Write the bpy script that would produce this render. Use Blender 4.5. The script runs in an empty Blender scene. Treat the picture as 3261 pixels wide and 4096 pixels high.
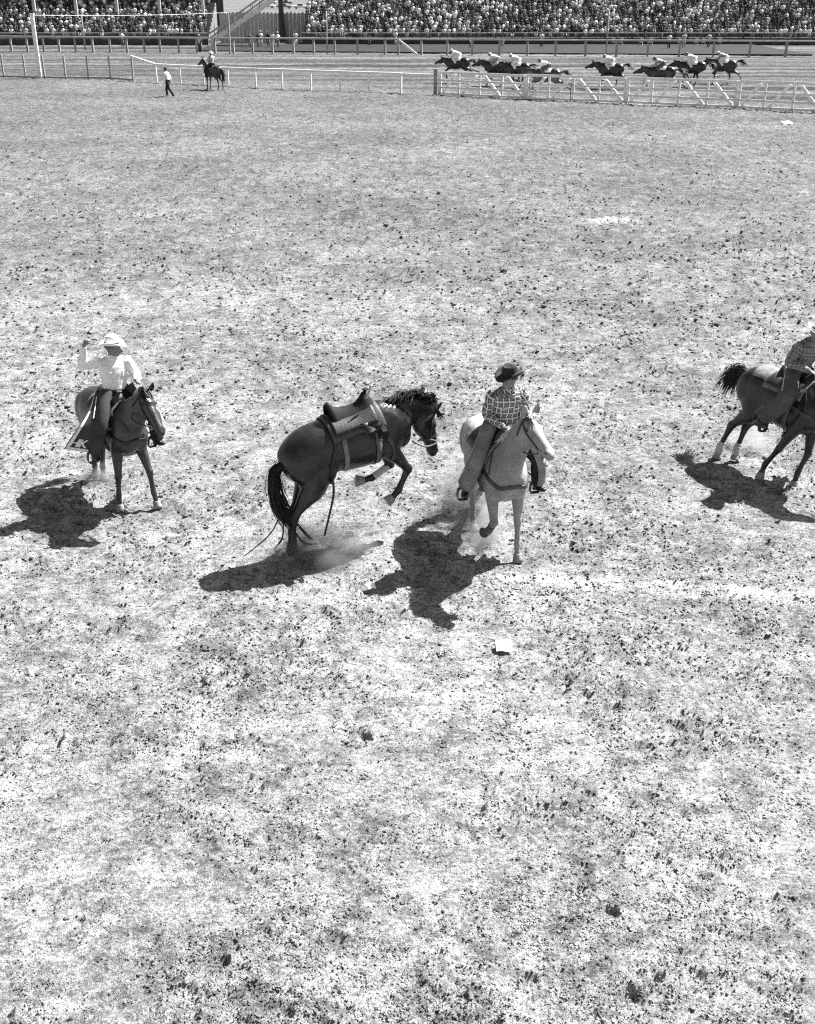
import bpy, bmesh, math, random
import numpy as np
from mathutils import Vector, Matrix, Quaternion
from mathutils.bvhtree import BVHTree

# ------------------------------------------------------------------ camera, sky, sun, exposure
scene = bpy.context.scene
COL = scene.collection
CAM_H, PITCH, FPX = 6.3, math.radians(25.5), 4400.0          # metres, downward tilt, focal length for a 4096-high negative
cam_d = bpy.data.cameras.new('camera')
cam_d.sensor_fit = 'VERTICAL'; cam_d.sensor_height = 24.0
cam_d.lens = FPX / 4096.0 * 24.0
cam_d.clip_start = 0.1; cam_d.clip_end = 6000
cam = bpy.data.objects.new('camera', cam_d); COL.objects.link(cam)
cam.location = (0, 0, CAM_H); cam.rotation_euler = (math.pi / 2 - PITCH, 0, 0)
scene.camera = cam

SUN_EL, SUN_AZ = math.radians(51.0), math.radians(54.0)      # azimuth from +Y towards +X
SUN = Vector((math.cos(SUN_EL) * math.sin(SUN_AZ), math.cos(SUN_EL) * math.cos(SUN_AZ), math.sin(SUN_EL)))
world = bpy.data.worlds.new('World'); scene.world = world; world.use_nodes = True
wn = world.node_tree; wn.nodes.clear()
sky = wn.nodes.new('ShaderNodeTexSky'); sky.sky_type = 'NISHITA'; sky.sun_disc = False
sky.sun_elevation = SUN_EL; sky.sun_rotation = SUN_AZ; sky.air_density = 1.0; sky.dust_density = 1.5
bw = wn.nodes.new('ShaderNodeRGBToBW')                       # black and white film
bg = wn.nodes.new('ShaderNodeBackground'); bg.inputs['Strength'].default_value = 0.05
wo = wn.nodes.new('ShaderNodeOutputWorld')
wn.links.new(sky.outputs['Color'], bw.inputs['Color']); wn.links.new(bw.outputs['Val'], bg.inputs['Color'])
wn.links.new(bg.outputs['Background'], wo.inputs['Surface'])
sun_d = bpy.data.lights.new('sun', 'SUN'); sun_d.energy = 5.0; sun_d.angle = math.radians(0.5)
sun = bpy.data.objects.new('sun', sun_d); COL.objects.link(sun)
sun.rotation_euler = SUN.to_track_quat('Z', 'Y').to_euler(); sun.location = (40, 40, 60)
scene.view_settings.view_transform = 'Standard'
scene.view_settings.look = 'None'
scene.view_settings.gamma = 1.0
scene.view_settings.use_curve_mapping = False
scene.view_settings.exposure = 1.6
scene.cycles.use_denoising = False        # keep the grain
scene.cycles.filter_width = 1.2

# ------------------------------------------------------------------ helpers
random.seed(7); RNG = np.random.default_rng(11)
def V(*a): return Vector(a)
def G(px, py, z=0.0):
    """ground point (world metres) seen at a pixel of the 3261 x 4096 photograph"""
    u = (px - 1630.5) / FPX; v = (py - 2048) / FPX
    dy = math.cos(PITCH) - v * math.sin(PITCH); dz = -math.sin(PITCH) - v * math.cos(PITCH)
    t = (z - CAM_H) / dz
    return Vector((u * t, dy * t, z))

def tag(o, label=None, cat=None, group=None, kind=None):
    if label: o['label'] = label
    if cat: o['category'] = cat
    if group: o['group'] = group
    if kind: o['kind'] = kind
    return o
def empty(name, loc=(0, 0, 0), rot=(0, 0, 0), parent=None):
    o = bpy.data.objects.new(name, None); COL.objects.link(o)
    o.location = loc; o.rotation_euler = rot; o.parent = parent; o.empty_display_size = 0.2
    return o
def mesh_obj(name, me, mat, parent=None, smooth=False):
    if smooth: me.polygons.foreach_set('use_smooth', [True] * len(me.polygons))
    o = bpy.data.objects.new(name, me); COL.objects.link(o); o.parent = parent
    if mat is not None:
        for m in (mat if isinstance(mat, (list, tuple)) else [mat]): me.materials.append(m)
    return o

class MB:
    """collects simple shapes, then builds ONE mesh object"""
    def __init__(s): s.v = []; s.f = []; s.m = []; s.mi = 0; s.uv = {}
    def add(s, vs, fs):
        b = len(s.v); s.v += [tuple(v) for v in vs]; s.f += [tuple(b + i for i in f) for f in fs]; s.m += [s.mi] * len(fs)
    def box(s, c, d, ax=None):
        """centre c, full size d, optional axes (3 vectors)"""
        c = Vector(c); ax = ax or (V(1, 0, 0), V(0, 1, 0), V(0, 0, 1)); q = []
        for k in (-1, 1):
            for j in (-1, 1):
                for i in (-1, 1): q.append(c + ax[0] * (i * d[0] / 2) + ax[1] * (j * d[1] / 2) + ax[2] * (k * d[2] / 2))
        s.add(q, [(0, 2, 3, 1), (4, 5, 7, 6), (0, 1, 5, 4), (2, 6, 7, 3), (0, 4, 6, 2), (1, 3, 7, 5)])
    def bar(s, a, b, w, h, up=V(0, 0, 1)):
        a, b = Vector(a), Vector(b); t = (b - a); L = t.length; t.normalize()
        side = t.cross(up)
        if side.length < 1e-4: side = V(1, 0, 0)
        side.normalize(); u = side.cross(t)
        s.box((a + b) / 2, (L, w, h), (t, side, u))
    def tube(s, pts, rad, seg=8, cap=True):
        pts = [Vector(p) for p in pts]; n = len(pts)
        rad = [rad] * n if not isinstance(rad, (list, tuple)) else rad
        rings = []; ref = None
        for i, p in enumerate(pts):
            t = (pts[min(i + 1, n - 1)] - pts[max(i - 1, 0)]); t.normalize() if t.length > 1e-9 else None
            if ref is None: ref = V(0, 0, 1) if abs(t.z) < .9 else V(1, 0, 0)
            sd = t.cross(ref); sd = sd.normalized() if sd.length > 1e-6 else V(1, 0, 0); u = sd.cross(t).normalized(); ref = u
            rings.append([p + (sd * math.cos(k * 2 * math.pi / seg) + u * math.sin(k * 2 * math.pi / seg)) * rad[i] for k in range(seg)])
        b = [q for r in rings for q in r]; f = []
        for i in range(n - 1):
            for k in range(seg):
                k2 = (k + 1) % seg; f.append((i * seg + k, i * seg + k2, (i + 1) * seg + k2, (i + 1) * seg + k))
        if cap: f += [tuple(reversed(range(seg))), tuple((n - 1) * seg + k for k in range(seg))]
        s.add(b, f)
    def ell(s, c, r, ax=None, nu=12, nv=8):
        c = Vector(c); ax = ax or (V(1, 0, 0), V(0, 1, 0), V(0, 0, 1)); q = [c + ax[2] * r[2]]
        for j in range(1, nv):
            th = math.pi * j / nv
            for i in range(nu):
                ph = 2 * math.pi * i / nu
                q.append(c + ax[0] * (r[0] * math.sin(th) * math.cos(ph)) + ax[1] * (r[1] * math.sin(th) * math.sin(ph)) + ax[2] * (r[2] * math.cos(th)))
        q.append(c - ax[2] * r[2]); f = []
        for i in range(nu): f.append((0, 1 + i, 1 + (i + 1) % nu))
        for j in range(nv - 2):
            for i in range(nu):
                a = 1 + j * nu + i; b = 1 + j * nu + (i + 1) % nu; f.append((a, a + nu, b + nu, b))
        L = len(q) - 1
        for i in range(nu): f.append((L, 1 + (nv - 2) * nu + (i + 1) % nu, 1 + (nv - 2) * nu + i))
        s.add(q, f)
    def grid(s, pts, thick=None):
        """pts[i][j] -> Vector; thick: give it a back side at -normal*thick"""
        n, m = len(pts), len(pts[0]); q = [p for r in pts for p in r]; f = []
        for i in range(n - 1):
            for j in range(m - 1): f.append((i * m + j, i * m + j + 1, (i + 1) * m + j + 1, (i + 1) * m + j))
        if thick is None: s.add(q, f); return
        nor = []
        for i in range(n):
            for j in range(m):
                a = pts[min(i + 1, n - 1)][j] - pts[max(i - 1, 0)][j]; b = pts[i][min(j + 1, m - 1)] - pts[i][max(j - 1, 0)]
                k = b.cross(a); nor.append(k.normalized() if k.length > 1e-12 else V(0, 0, 1))
        N = len(q); q2 = q + [p - k * thick for p, k in zip(q, nor)]
        f2 = [tuple(reversed(x)) for x in f] + [tuple(N + i for i in x) for x in f]
        rim = [(i * m, (i + 1) * m) for i in range(n - 1)] + [((i + 1) * m + m - 1, i * m + m - 1) for i in range(n - 1)]
        rim += [(j + 1, j) for j in range(m - 1)] + [((n - 1) * m + j, (n - 1) * m + j + 1) for j in range(m - 1)]
        f2 += [(a, b, b + N, a + N) for a, b in rim]
        s.add(q2, f2)
    def mesh(s, name='m'):
        me = bpy.data.meshes.new(name); me.from_pydata(s.v, [], s.f); me.update()
        if any(s.m): me.polygons.foreach_set('material_index', s.m)
        return me
    def build(s, name, mat, parent=None, smooth=False):
        me = s.mesh(name)
        bm = bmesh.new(); bm.from_mesh(me); bmesh.ops.recalc_face_normals(bm, faces=bm.faces); bm.to_mesh(me); bm.free()
        return mesh_obj(name, me, mat, parent, smooth)

def cr(vals, t):
    """Catmull-Rom on a list (floats or Vectors), t in [0, n-1]"""
    n = len(vals); i = min(int(t), n - 2); u = t - i
    p1, p2 = vals[i], vals[i + 1]
    p0 = vals[i - 1] if i > 0 else p1 + (p1 - p2); p3 = vals[i + 2] if i + 2 < n else p2 + (p2 - p1)
    return (p1 * 2 + (p2 - p0) * u + (p0 * 2 - p1 * 5 + p2 * 4 - p3) * (u * u) + (p1 * 3 - p0 - p2 * 3 + p3) * (u * u * u)) * 0.5
def loft_rings(pts, ra, rb, side=V(0, 1, 0), sub=4, seg=16, power=2.0):
    """rings round a path: ra = half size along 'side', rb = half size at right angles"""
    pts = [Vector(p) for p in pts]; n = len(pts); N = (n - 1) * sub + 1; out = []
    P = [cr(pts, i / sub) for i in range(N)]; A = [max(.002, cr(list(ra), i / sub)) for i in range(N)]; B = [max(.002, cr(list(rb), i / sub)) for i in range(N)]
    S = [Vector(x) for x in side] if isinstance(side, (list, tuple)) else None
    for i in range(N):
        t = (P[min(i + 1, N - 1)] - P[max(i - 1, 0)]).normalized()
        sd = Vector(cr(S, i / sub)) if S else Vector(side)
        sd = (sd - t * sd.dot(t)).normalized(); u = sd.cross(t).normalized()
        r = []
        for k in range(seg):
            a = 2 * math.pi * k / seg; c, s_ = math.cos(a), math.sin(a)
            e = 2 / power
            r.append(P[i] + sd * (A[i] * math.copysign(abs(c) ** e, c)) + u * (B[i] * math.copysign(abs(s_) ** e, s_)))
        out.append(r)
    return out
def add_rings(mb, rings):
    seg = len(rings[0]); n = len(rings); q = [p for r in rings for p in r]; f = []
    for i in range(n - 1):
        for k in range(seg):
            k2 = (k + 1) % seg; f.append((i * seg + k, (i + 1) * seg + k, (i + 1) * seg + k2, i * seg + k2))
    f += [tuple(range(seg)), tuple(reversed([(n - 1) * seg + k for k in range(seg)]))]
    mb.add(q, f)
def loft(mb, pts, ra, rb=None, **kw): add_rings(mb, loft_rings(pts, ra, rb if rb is not None else ra, **kw))

def voxel(mb, name, mat, parent, size, smooth_it=3, factor=.5):
    """weld overlapping closed shapes into one continuous skin"""
    me = mb.mesh('tmp')
    bm = bmesh.new(); bm.from_mesh(me); bmesh.ops.recalc_face_normals(bm, faces=bm.faces); bm.to_mesh(me); bm.free()
    o = bpy.data.objects.new('tmp', me); COL.objects.link(o)
    r = o.modifiers.new('r', 'REMESH'); r.mode = 'VOXEL'; r.voxel_size = size; r.adaptivity = 0
    s = o.modifiers.new('s', 'SMOOTH'); s.factor = factor; s.iterations = smooth_it
    dg = bpy.context.evaluated_depsgraph_get(); ev = o.evaluated_get(dg)
    me2 = bpy.data.meshes.new_from_object(ev); me2.name = name
    bpy.data.objects.remove(o); bpy.data.meshes.remove(me)
    return mesh_obj(name, me2, mat, parent, True)
def bvh_of(o):
    me = o.data; return BVHTree.FromPolygons([v.co.copy() for v in me.vertices], [tuple(p.vertices) for p in me.polygons])
def strap(mb, pts, w, bvh=None, th=.008, off=.004, sub=8, closed=False, nrm=None):
    """flat band along points laid on a surface"""
    pts = [Vector(p) for p in pts]
    if closed: pts = pts + [pts[0]]
    n = len(pts); N = (n - 1) * sub + 1; P = [cr(pts, i / sub) for i in range(N)]; NO = []
    for i in range(N):
        if bvh:
            loc, no, _, _ = bvh.find_nearest(P[i]); P[i] = loc + no * off; NO.append(no)
        else: NO.append(nrm if nrm else V(0, 1, 0))
    # soften
    for _ in range(2):
        P = [P[0]] + [(P[i - 1] + P[i] * 2 + P[i + 1]) / 4 for i in range(1, N - 1)] + [P[-1]]
        NO = [NO[0]] + [(NO[i - 1] + NO[i] * 2 + NO[i + 1]).normalized() for i in range(1, N - 1)] + [NO[-1]]
    q = []; f = []
    for i in range(N):
        t = (P[min(i + 1, N - 1)] - P[max(i - 1, 0)]).normalized(); sd = NO[i].cross(t).normalized()
        q += [P[i] + sd * (w / 2), P[i] - sd * (w / 2), P[i] - sd * (w / 2) + NO[i] * th, P[i] + sd * (w / 2) + NO[i] * th]
    for i in range(N - 1):
        for k in range(4):
            k2 = (k + 1) % 4; f.append((i * 4 + k, i * 4 + k2, (i + 1) * 4 + k2, (i + 1) * 4 + k))
    f += [(3, 2, 1, 0), tuple((N - 1) * 4 + k for k in range(4))]
    mb.add(q, f)

# ------------------------------------------------------------------ materials (all greys: black and white film)
MATS = {}
def mat(name, v, rough=.7, var=.15, scale=8.0, spec=.4, bump=0.0, bscale=60.0, sheen=0.0, metal=0.0, detail=4):
    if name in MATS: return MATS[name]
    m = bpy.data.materials.new(name); m.use_nodes = True; nt = m.node_tree; b = nt.nodes['Principled BSDF']
    b.inputs['Roughness'].default_value = rough; b.inputs['Specular IOR Level'].default_value = spec
    b.inputs['Metallic'].default_value = metal; b.inputs['Sheen Weight'].default_value = sheen
    tc = nt.nodes.new('ShaderNodeTexCoord'); nz = nt.nodes.new('ShaderNodeTexNoise'); nz.inputs['Scale'].default_value = scale
    nz.inputs['Detail'].default_value = detail; nt.links.new(tc.outputs['Object'], nz.inputs['Vector'])
    mr = nt.nodes.new('ShaderNodeMapRange'); mr.inputs['From Min'].default_value = .3; mr.inputs['From Max'].default_value = .7
    mr.inputs['To Min'].default_value = v * (1 - var); mr.inputs['To Max'].default_value = min(.95, v * (1 + var))
    nt.links.new(nz.outputs['Fac'], mr.inputs['Value']); nt.links.new(mr.outputs['Result'], b.inputs['Base Color'])
    if bump:
        n2 = nt.nodes.new('ShaderNodeTexNoise'); n2.inputs['Scale'].default_value = bscale; n2.inputs['Detail'].default_value = 3
        bp = nt.nodes.new('ShaderNodeBump'); bp.inputs['Strength'].default_value = bump; bp.inputs['Distance'].default_value = .02
        nt.links.new(tc.outputs['Object'], n2.inputs['Vector']); nt.links.new(n2.outputs['Fac'], bp.inputs['Height']); nt.links.new(bp.outputs['Normal'], b.inputs['Normal'])
    MATS[name] = m; return m

# ------------------------------------------------------------------ ground: one sheet with real clods and hoof marks
def tile_noise(n, lo, hi, seed, slope=0.0):
    """periodic band-limited noise on an n x n tile, wavelengths from lo to hi cells"""
    r = np.random.default_rng(seed); F = np.fft.rfft2(r.standard_normal((n, n)))
    ky = np.fft.fftfreq(n)[:, None]; kx = np.fft.rfftfreq(n)[None, :]; k = np.sqrt(kx * kx + ky * ky) + 1e-9
    w = np.exp(-(np.log(k * math.sqrt(lo * hi)) / (math.log(hi / lo) / 2 + .3)) ** 2) * k ** slope
    z = np.fft.irfft2(F * w, s=(n, n)); return (z / z.std()).astype(np.float32)
def samp(T, x, y, cell):
    n = T.shape[0]; gx = (x / cell) % n; gy = (y / cell) % n
    i = gx.astype(np.int32); j = gy.astype(np.int32); fx = (gx - i).astype(np.float32); fy = (gy - j).astype(np.float32); i %= n; j %= n; i2 = (i + 1) % n; j2 = (j + 1) % n
    return (T[j, i] * (1 - fx) + T[j, i2] * fx) * (1 - fy) + (T[j2, i] * (1 - fx) + T[j2, i2] * fx) * fy
T1 = tile_noise(1024, 3, 7, 1); T2 = tile_noise(1024, 3, 9, 2); T3 = tile_noise(1024, 4, 12, 3); T4 = tile_noise(512, 4, 16, 4); T5 = tile_noise(512, 3, 6, 5)
def hoof_tile(n, cell, count, seed):
    """hoof prints: shallow bowls with a raised rim, about 13 cm across"""
    r = np.random.default_rng(seed); Z = np.zeros((n, n), np.float32); R = int(.16 / cell)
    yy, xx = np.mgrid[-R:R + 1, -R:R + 1].astype(np.float32) * cell
    for _ in range(count):
        cx, cy = r.integers(0, n, 2); a = r.uniform(0, 6.28); s = r.uniform(.75, 1.2)
        u = (xx * math.cos(a) + yy * math.sin(a)) / s; v = (-xx * math.sin(a) + yy * math.cos(a)) / (s * .9); d = np.sqrt(u * u + v * v)
        p = -.022 * np.exp(-(d / .055) ** 4) + .013 * np.exp(-((d - .085) / .022) ** 2) * (1 + .8 * np.sign(u) * np.minimum(1, abs(u) / .05))
        Z[np.ix_((np.arange(-R, R + 1) + cy) % n, (np.arange(-R, R + 1) + cx) % n)] += p * r.uniform(.5, 1.2)
    return Z
TH = hoof_tile(1024, .02, 1500, 9)
def ground_z(x, y):
    amp = .78 + .34 * np.clip(samp(T3, x + 3, y, .23) * .6 + samp(T4, x, y, .9) * .35, -1.2, 1.3)       # churned and trodden places
    track = np.clip((y + .44 * x - 81.5) / 4.0, 0, 1)                                    # the harrowed race track is smoother
    amp = amp * (1 - .6 * track)
    warp = samp(T5, x + 2, y + 9, .11) * .05
    lump = lambda n: np.minimum(np.abs(n), 2.2)                                           # rounded lumps with sharp creases between them
    c1 = samp(T2, x + warp * .3, y, .021); c2 = samp(T1, x + 5, y + warp * .2, .0087); c3 = samp(T3, x * .75, y + 7, .037); c4 = samp(T2, x * .7 + 1.7 + warp, y * 1.2 + 3.1 + warp, .062)
    tread = np.clip(.6 + .3 * samp(T4, x + 9, y + 2, .33), .25, .95)                    # trodden smooth or kicked up
    z = amp * tread * (.0060 * lump(c2) + .016 * np.minimum(lump(c1), 1.3) + .022 * np.clip(c3, -1, 1.2)) + amp * samp(TH, x + 1.3, y + .4, .02) * 1.5
    z = z + amp * .030 * np.tanh(c4) * np.clip(y / 22, .4, 1.5)
    z = z + .012 * samp(T5, x, y, .35) + .02 * samp(T4, x + 11, y + 5, 1.7) * np.clip(y / 30, .3, 1)
    return z
def rows_():
    a = np.geomspace(4.6, 66, 800); b = np.geomspace(66.4, 160, 170)[1:]; c = np.geomspace(165, 3000, 26)
    pre = np.array([-60, -30, -12, -3, 1.0, 2.8, 3.8, 4.2, 4.45]); return np.concatenate([pre, a, b, c])
ys = rows_(); ud = np.linspace(-1, 1, 561); ex = np.array([1.03, 1.1, 1.25, 1.6, 2.5, 5, 12, 30, 80])
us = np.concatenate([-ex[::-1], ud, ex])
YY, UU = np.meshgrid(ys, us, indexing='ij'); half = 1.5 + .41 * np.clip(YY, 4, 170)
XX = UU * half
ZZ = np.zeros_like(XX); dense = (YY > 4.3) & (YY < 161) & (np.abs(UU) < 1.02)
ZZ[dense] = ground_z(XX[dense], YY[dense])
nr, nc = XX.shape
co = np.stack([XX, YY, ZZ], -1).reshape(-1, 3).astype(np.float32)
idx = np.arange(nr * nc, dtype=np.int32).reshape(nr, nc)
quads = np.stack([idx[:-1, :-1], idx[:-1, 1:], idx[1:, 1:], idx[1:, :-1]], -1).reshape(-1, 4)
gm = bpy.data.meshes.new('ground'); gm.vertices.add(len(co)); gm.vertices.foreach_set('co', co.ravel())
gm.loops.add(quads.size); gm.loops.foreach_set('vertex_index', quads.ravel())
gm.polygons.add(len(quads)); gm.polygons.foreach_set('loop_start', np.arange(0, quads.size, 4, dtype=np.int32))
gm.update(calc_edges=True); gm.polygons.foreach_set('use_smooth', np.ones(len(quads), bool))

def ground_material():
    m = bpy.data.materials.new('arena_dirt'); m.use_nodes = True; nt = m.node_tree; N = nt.nodes; L = nt.links; b = N['Principled BSDF']
    b.inputs['Roughness'].default_value = .95; b.inputs['Specular IOR Level'].default_value = .1
    geo = N.new('ShaderNodeNewGeometry')
    def noise(s, d=3, r=.55):
        n = N.new('ShaderNodeTexNoise'); n.inputs['Scale'].default_value = s; n.inputs['Detail'].default_value = d; n.inputs['Roughness'].default_value = r
        L.new(geo.outputs['Position'], n.inputs['Vector']); return n
    def mp(src, a, b_, c, d):
        r = N.new('ShaderNodeMapRange'); L.new(src, r.inputs['Value'])
        for k, v in zip(('From Min', 'From Max', 'To Min', 'To Max'), (a, b_, c, d)): r.inputs[k].default_value = v
        return r.outputs['Result']
    def math_(op, a, b_):
        q = N.new('ShaderNodeMath'); q.operation = op
        for i, x in enumerate((a, b_)):
            if isinstance(x, (int, float)): q.inputs[i].default_value = x
            else: L.new(x, q.inputs[i])
        return q.outputs[0]
    sep = N.new('ShaderNodeSeparateXYZ'); L.new(geo.outputs['Position'], sep.inputs['Vector'])
    # grazing-view shade of lumps painted as darker colour far off; its edge wanders
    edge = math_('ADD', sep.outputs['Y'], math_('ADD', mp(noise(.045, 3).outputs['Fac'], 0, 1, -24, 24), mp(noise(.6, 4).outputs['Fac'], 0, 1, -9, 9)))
    far_shade = math_('MULTIPLY', mp(edge, 6, 34, 1.0, .54), mp(edge, 34, 74, 1.0, .66))
    big = mp(noise(.16, 3).outputs['Fac'], .36, .64, .80, 1.12)
    mid = mp(noise(2.4, 4).outputs['Fac'], .3, .7, .80, 1.14)
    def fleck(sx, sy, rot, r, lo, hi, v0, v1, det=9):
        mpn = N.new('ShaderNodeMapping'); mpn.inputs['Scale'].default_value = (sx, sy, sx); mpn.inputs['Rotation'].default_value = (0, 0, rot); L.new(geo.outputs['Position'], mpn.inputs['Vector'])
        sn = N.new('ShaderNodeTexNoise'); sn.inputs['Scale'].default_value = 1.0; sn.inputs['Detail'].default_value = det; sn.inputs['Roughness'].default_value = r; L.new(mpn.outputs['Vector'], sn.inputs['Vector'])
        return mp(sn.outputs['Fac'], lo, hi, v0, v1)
    # shade of clods painted into the soil colour as darker flecks of every size
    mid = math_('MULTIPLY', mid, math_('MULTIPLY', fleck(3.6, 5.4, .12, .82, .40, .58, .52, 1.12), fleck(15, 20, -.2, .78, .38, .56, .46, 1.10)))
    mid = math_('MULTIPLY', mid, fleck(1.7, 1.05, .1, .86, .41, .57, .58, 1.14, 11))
    fine = mp(noise(42, 3, .7).outputs['Fac'], .36, .60, .55, 1.15)
    # harrow stripes run along the race track
    along = N.new('ShaderNodeMapping'); along.inputs['Rotation'].default_value = (0, 0, math.radians(24)); along.inputs['Scale'].default_value = (.012, .36, 1)
    L.new(geo.outputs['Position'], along.inputs['Vector'])
    st = N.new('ShaderNodeTexNoise'); st.inputs['Scale'].default_value = 1.0; st.inputs['Detail'].default_value = 5; L.new(along.outputs['Vector'], st.inputs['Vector'])
    tr = mp(math_('ADD', sep.outputs['Y'], math_('MULTIPLY', sep.outputs['X'], .44)), 79, 83, 0, 1)
    stripe = math_('ADD', math_('MULTIPLY', tr, mp(st.outputs['Fac'], .36, .64, -.66, .15)), 1.0)
    base = math_('MULTIPLY', math_('MULTIPLY', math_('MULTIPLY', big, mid), math_('MULTIPLY', far_shade, stripe)), math_('MULTIPLY', fine, .86))
    def near(ax_, ay_, bx_, by_, r0, r1, gain):
        """pale dust along a line on the ground: a drag mark or a spill of lime"""
        pa = N.new('ShaderNodeVectorMath'); pa.operation = 'SUBTRACT'; L.new(geo.outputs['Position'], pa.inputs[0]); pa.inputs[1].default_value = (ax_, ay_, 0)
        d_ = Vector((bx_ - ax_, by_ - ay_, 0)); dt = N.new('ShaderNodeVectorMath'); dt.operation = 'DOT_PRODUCT'; L.new(pa.outputs[0], dt.inputs[0]); dt.inputs[1].default_value = tuple(d_ / d_.length_squared)
        cl = N.new('ShaderNodeClamp'); L.new(dt.outputs['Value'], cl.inputs['Value']); pr = N.new('ShaderNodeVectorMath'); pr.operation = 'SCALE'; pr.inputs[0].default_value = tuple(d_); L.new(cl.outputs[0], pr.inputs['Scale'])
        rm_ = N.new('ShaderNodeVectorMath'); rm_.operation = 'SUBTRACT'; L.new(pa.outputs[0], rm_.inputs[0]); L.new(pr.outputs[0], rm_.inputs[1]); ln = N.new('ShaderNodeVectorMath'); ln.operation = 'LENGTH'; L.new(rm_.outputs[0], ln.inputs[0])
        return mp(math_('ADD', ln.outputs['Value'], mp(noise(7, 3).outputs['Fac'], .3, .7, -r0 * .6, r0 * .6)), r0, r1, gain, 1.0)
    l0, l1, s0, s1 = G(1980, 2300), G(3300, 2395), G(2370, 880), G(2500, 876)
    base = math_('MINIMUM', math_('MULTIPLY', base, math_('MULTIPLY', near(l0.x, l0.y, l1.x, l1.y, .05, .22, 1.7), near(s0.x, s0.y, s1.x, s1.y, .18, .6, 2.0))), .75)
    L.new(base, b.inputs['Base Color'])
    vor = N.new('ShaderNodeTexVoronoi'); vor.inputs['Scale'].default_value = 52; L.new(geo.outputs['Position'], vor.inputs['Vector'])
    v2 = N.new('ShaderNodeTexVoronoi'); v2.inputs['Scale'].default_value = 23; v2.inputs['Randomness'].default_value = 1.0
    wv = N.new('ShaderNodeVectorMath'); wv.operation = 'ADD'; L.new(geo.outputs['Position'], wv.inputs[0]); L.new(noise(14, 2).outputs['Color'], wv.inputs[1]); L.new(wv.outputs[0], v2.inputs['Vector'])
    h1 = math_('ADD', math_('MULTIPLY', vor.outputs['Distance'], -.4), math_('MULTIPLY', v2.outputs['Distance'], -.7)); h = math_('ADD', h1, math_('MULTIPLY', noise(75, 5, .75).outputs['Fac'], 1.7))
    bp = N.new('ShaderNodeBump'); bp.inputs['Strength'].default_value = 1.0; bp.inputs['Distance'].default_value = .04
    L.new(h, bp.inputs['Height']); L.new(bp.outputs['Normal'], b.inputs['Normal'])
    return m
GROUND_MAT = ground_material()
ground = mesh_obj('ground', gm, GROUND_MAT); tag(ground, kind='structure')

# loose clods of earth lying on the sheet: too many to count
def clod_field(count, y0, y1, smin, smax, seed, octa=False):
    r = np.random.default_rng(seed)
    t = (1 + 5 ** .5) / 2
    ic = np.array([(-1, t, 0), (1, t, 0), (-1, -t, 0), (1, -t, 0), (0, -1, t), (0, 1, t), (0, -1, -t), (0, 1, -t), (t, 0, -1), (t, 0, 1), (-t, 0, -1), (-t, 0, 1)]) / 1.9
    fc = np.array([(0, 11, 5), (0, 5, 1), (0, 1, 7), (0, 7, 10), (0, 10, 11), (1, 5, 9), (5, 11, 4), (11, 10, 2), (10, 7, 6), (7, 1, 8), (3, 9, 4), (3, 4, 2), (3, 2, 6), (3, 6, 8), (3, 8, 9), (4, 9, 5), (2, 4, 11), (6, 2, 10), (8, 6, 7), (9, 8, 1)])
    if octa:
        ic = np.array([(1, 0, 0), (0, 1, 0), (-1, 0, 0), (0, -1, 0), (0, 0, 1), (0, 0, -1.)]); fc = np.array([(0, 1, 4), (1, 2, 4), (2, 3, 4), (3, 0, 4), (1, 0, 5), (2, 1, 5), (3, 2, 5), (0, 3, 5)])
    y = 1 / r.uniform(1 / y1, 1 / y0, count * 3); x = r.uniform(-1, 1, count * 3) * (.6 + .395 * y)
    den = samp(T3, x + 3, y, .23) * .3 + samp(T2, x * 1.0, y, .062) * .4 + samp(T4, x, y, .9) * .2
    keep = np.nonzero(den + r.normal(0, .6, len(x)) > .30)[0][:count]; x, y = x[keep], y[keep]; n = len(x)
    s_ = smin * (smax / smin) ** (r.random(n) ** 1.8) * np.clip(y / 11, .6, 2.5)
    z = ground_z(x, y)
    q = ic[None] * (1 + r.normal(0, .22, (n, len(ic), 1))) * (r.uniform(.7, 1.35, (n, 1, 3)) * np.array([1.35, 1.15, .72]))
    a = r.uniform(0, 6.28, n); c_, d_ = np.cos(a)[:, None], np.sin(a)[:, None]
    p = np.stack([q[..., 0] * c_ - q[..., 1] * d_, q[..., 0] * d_ + q[..., 1] * c_, q[..., 2]], -1) * s_[:, None, None] * .5
    p = p + np.stack([x, y, z + s_ * .14], -1)[:, None]
    return p.reshape(-1, 3), (fc[None] + (np.arange(n) * len(ic))[:, None, None]).reshape(-1, 3)
def tri_mesh(name, co, tris):
    me = bpy.data.meshes.new(name); me.vertices.add(len(co)); me.vertices.foreach_set('co', co.astype(np.float32).ravel())
    me.loops.add(tris.size); me.loops.foreach_set('vertex_index', tris.astype(np.int32).ravel())
    me.polygons.add(len(tris)); me.polygons.foreach_set('loop_start', np.arange(0, tris.size, 3, dtype=np.int32)); me.update(calc_edges=True); return me
cv, cf = clod_field(2500, 6, 60, .022, .046, 21); cv2, cf2 = clod_field(62000, 4.8, 78, .014, .036, 22, True)
cf = np.concatenate([cf, cf2 + len(cv)]); cv = np.concatenate([cv, cv2])
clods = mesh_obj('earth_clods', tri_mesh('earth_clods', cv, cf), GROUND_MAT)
tag(clods, 'loose clods of dry earth scattered over the arena floor', 'earth clods', kind='stuff')

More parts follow.
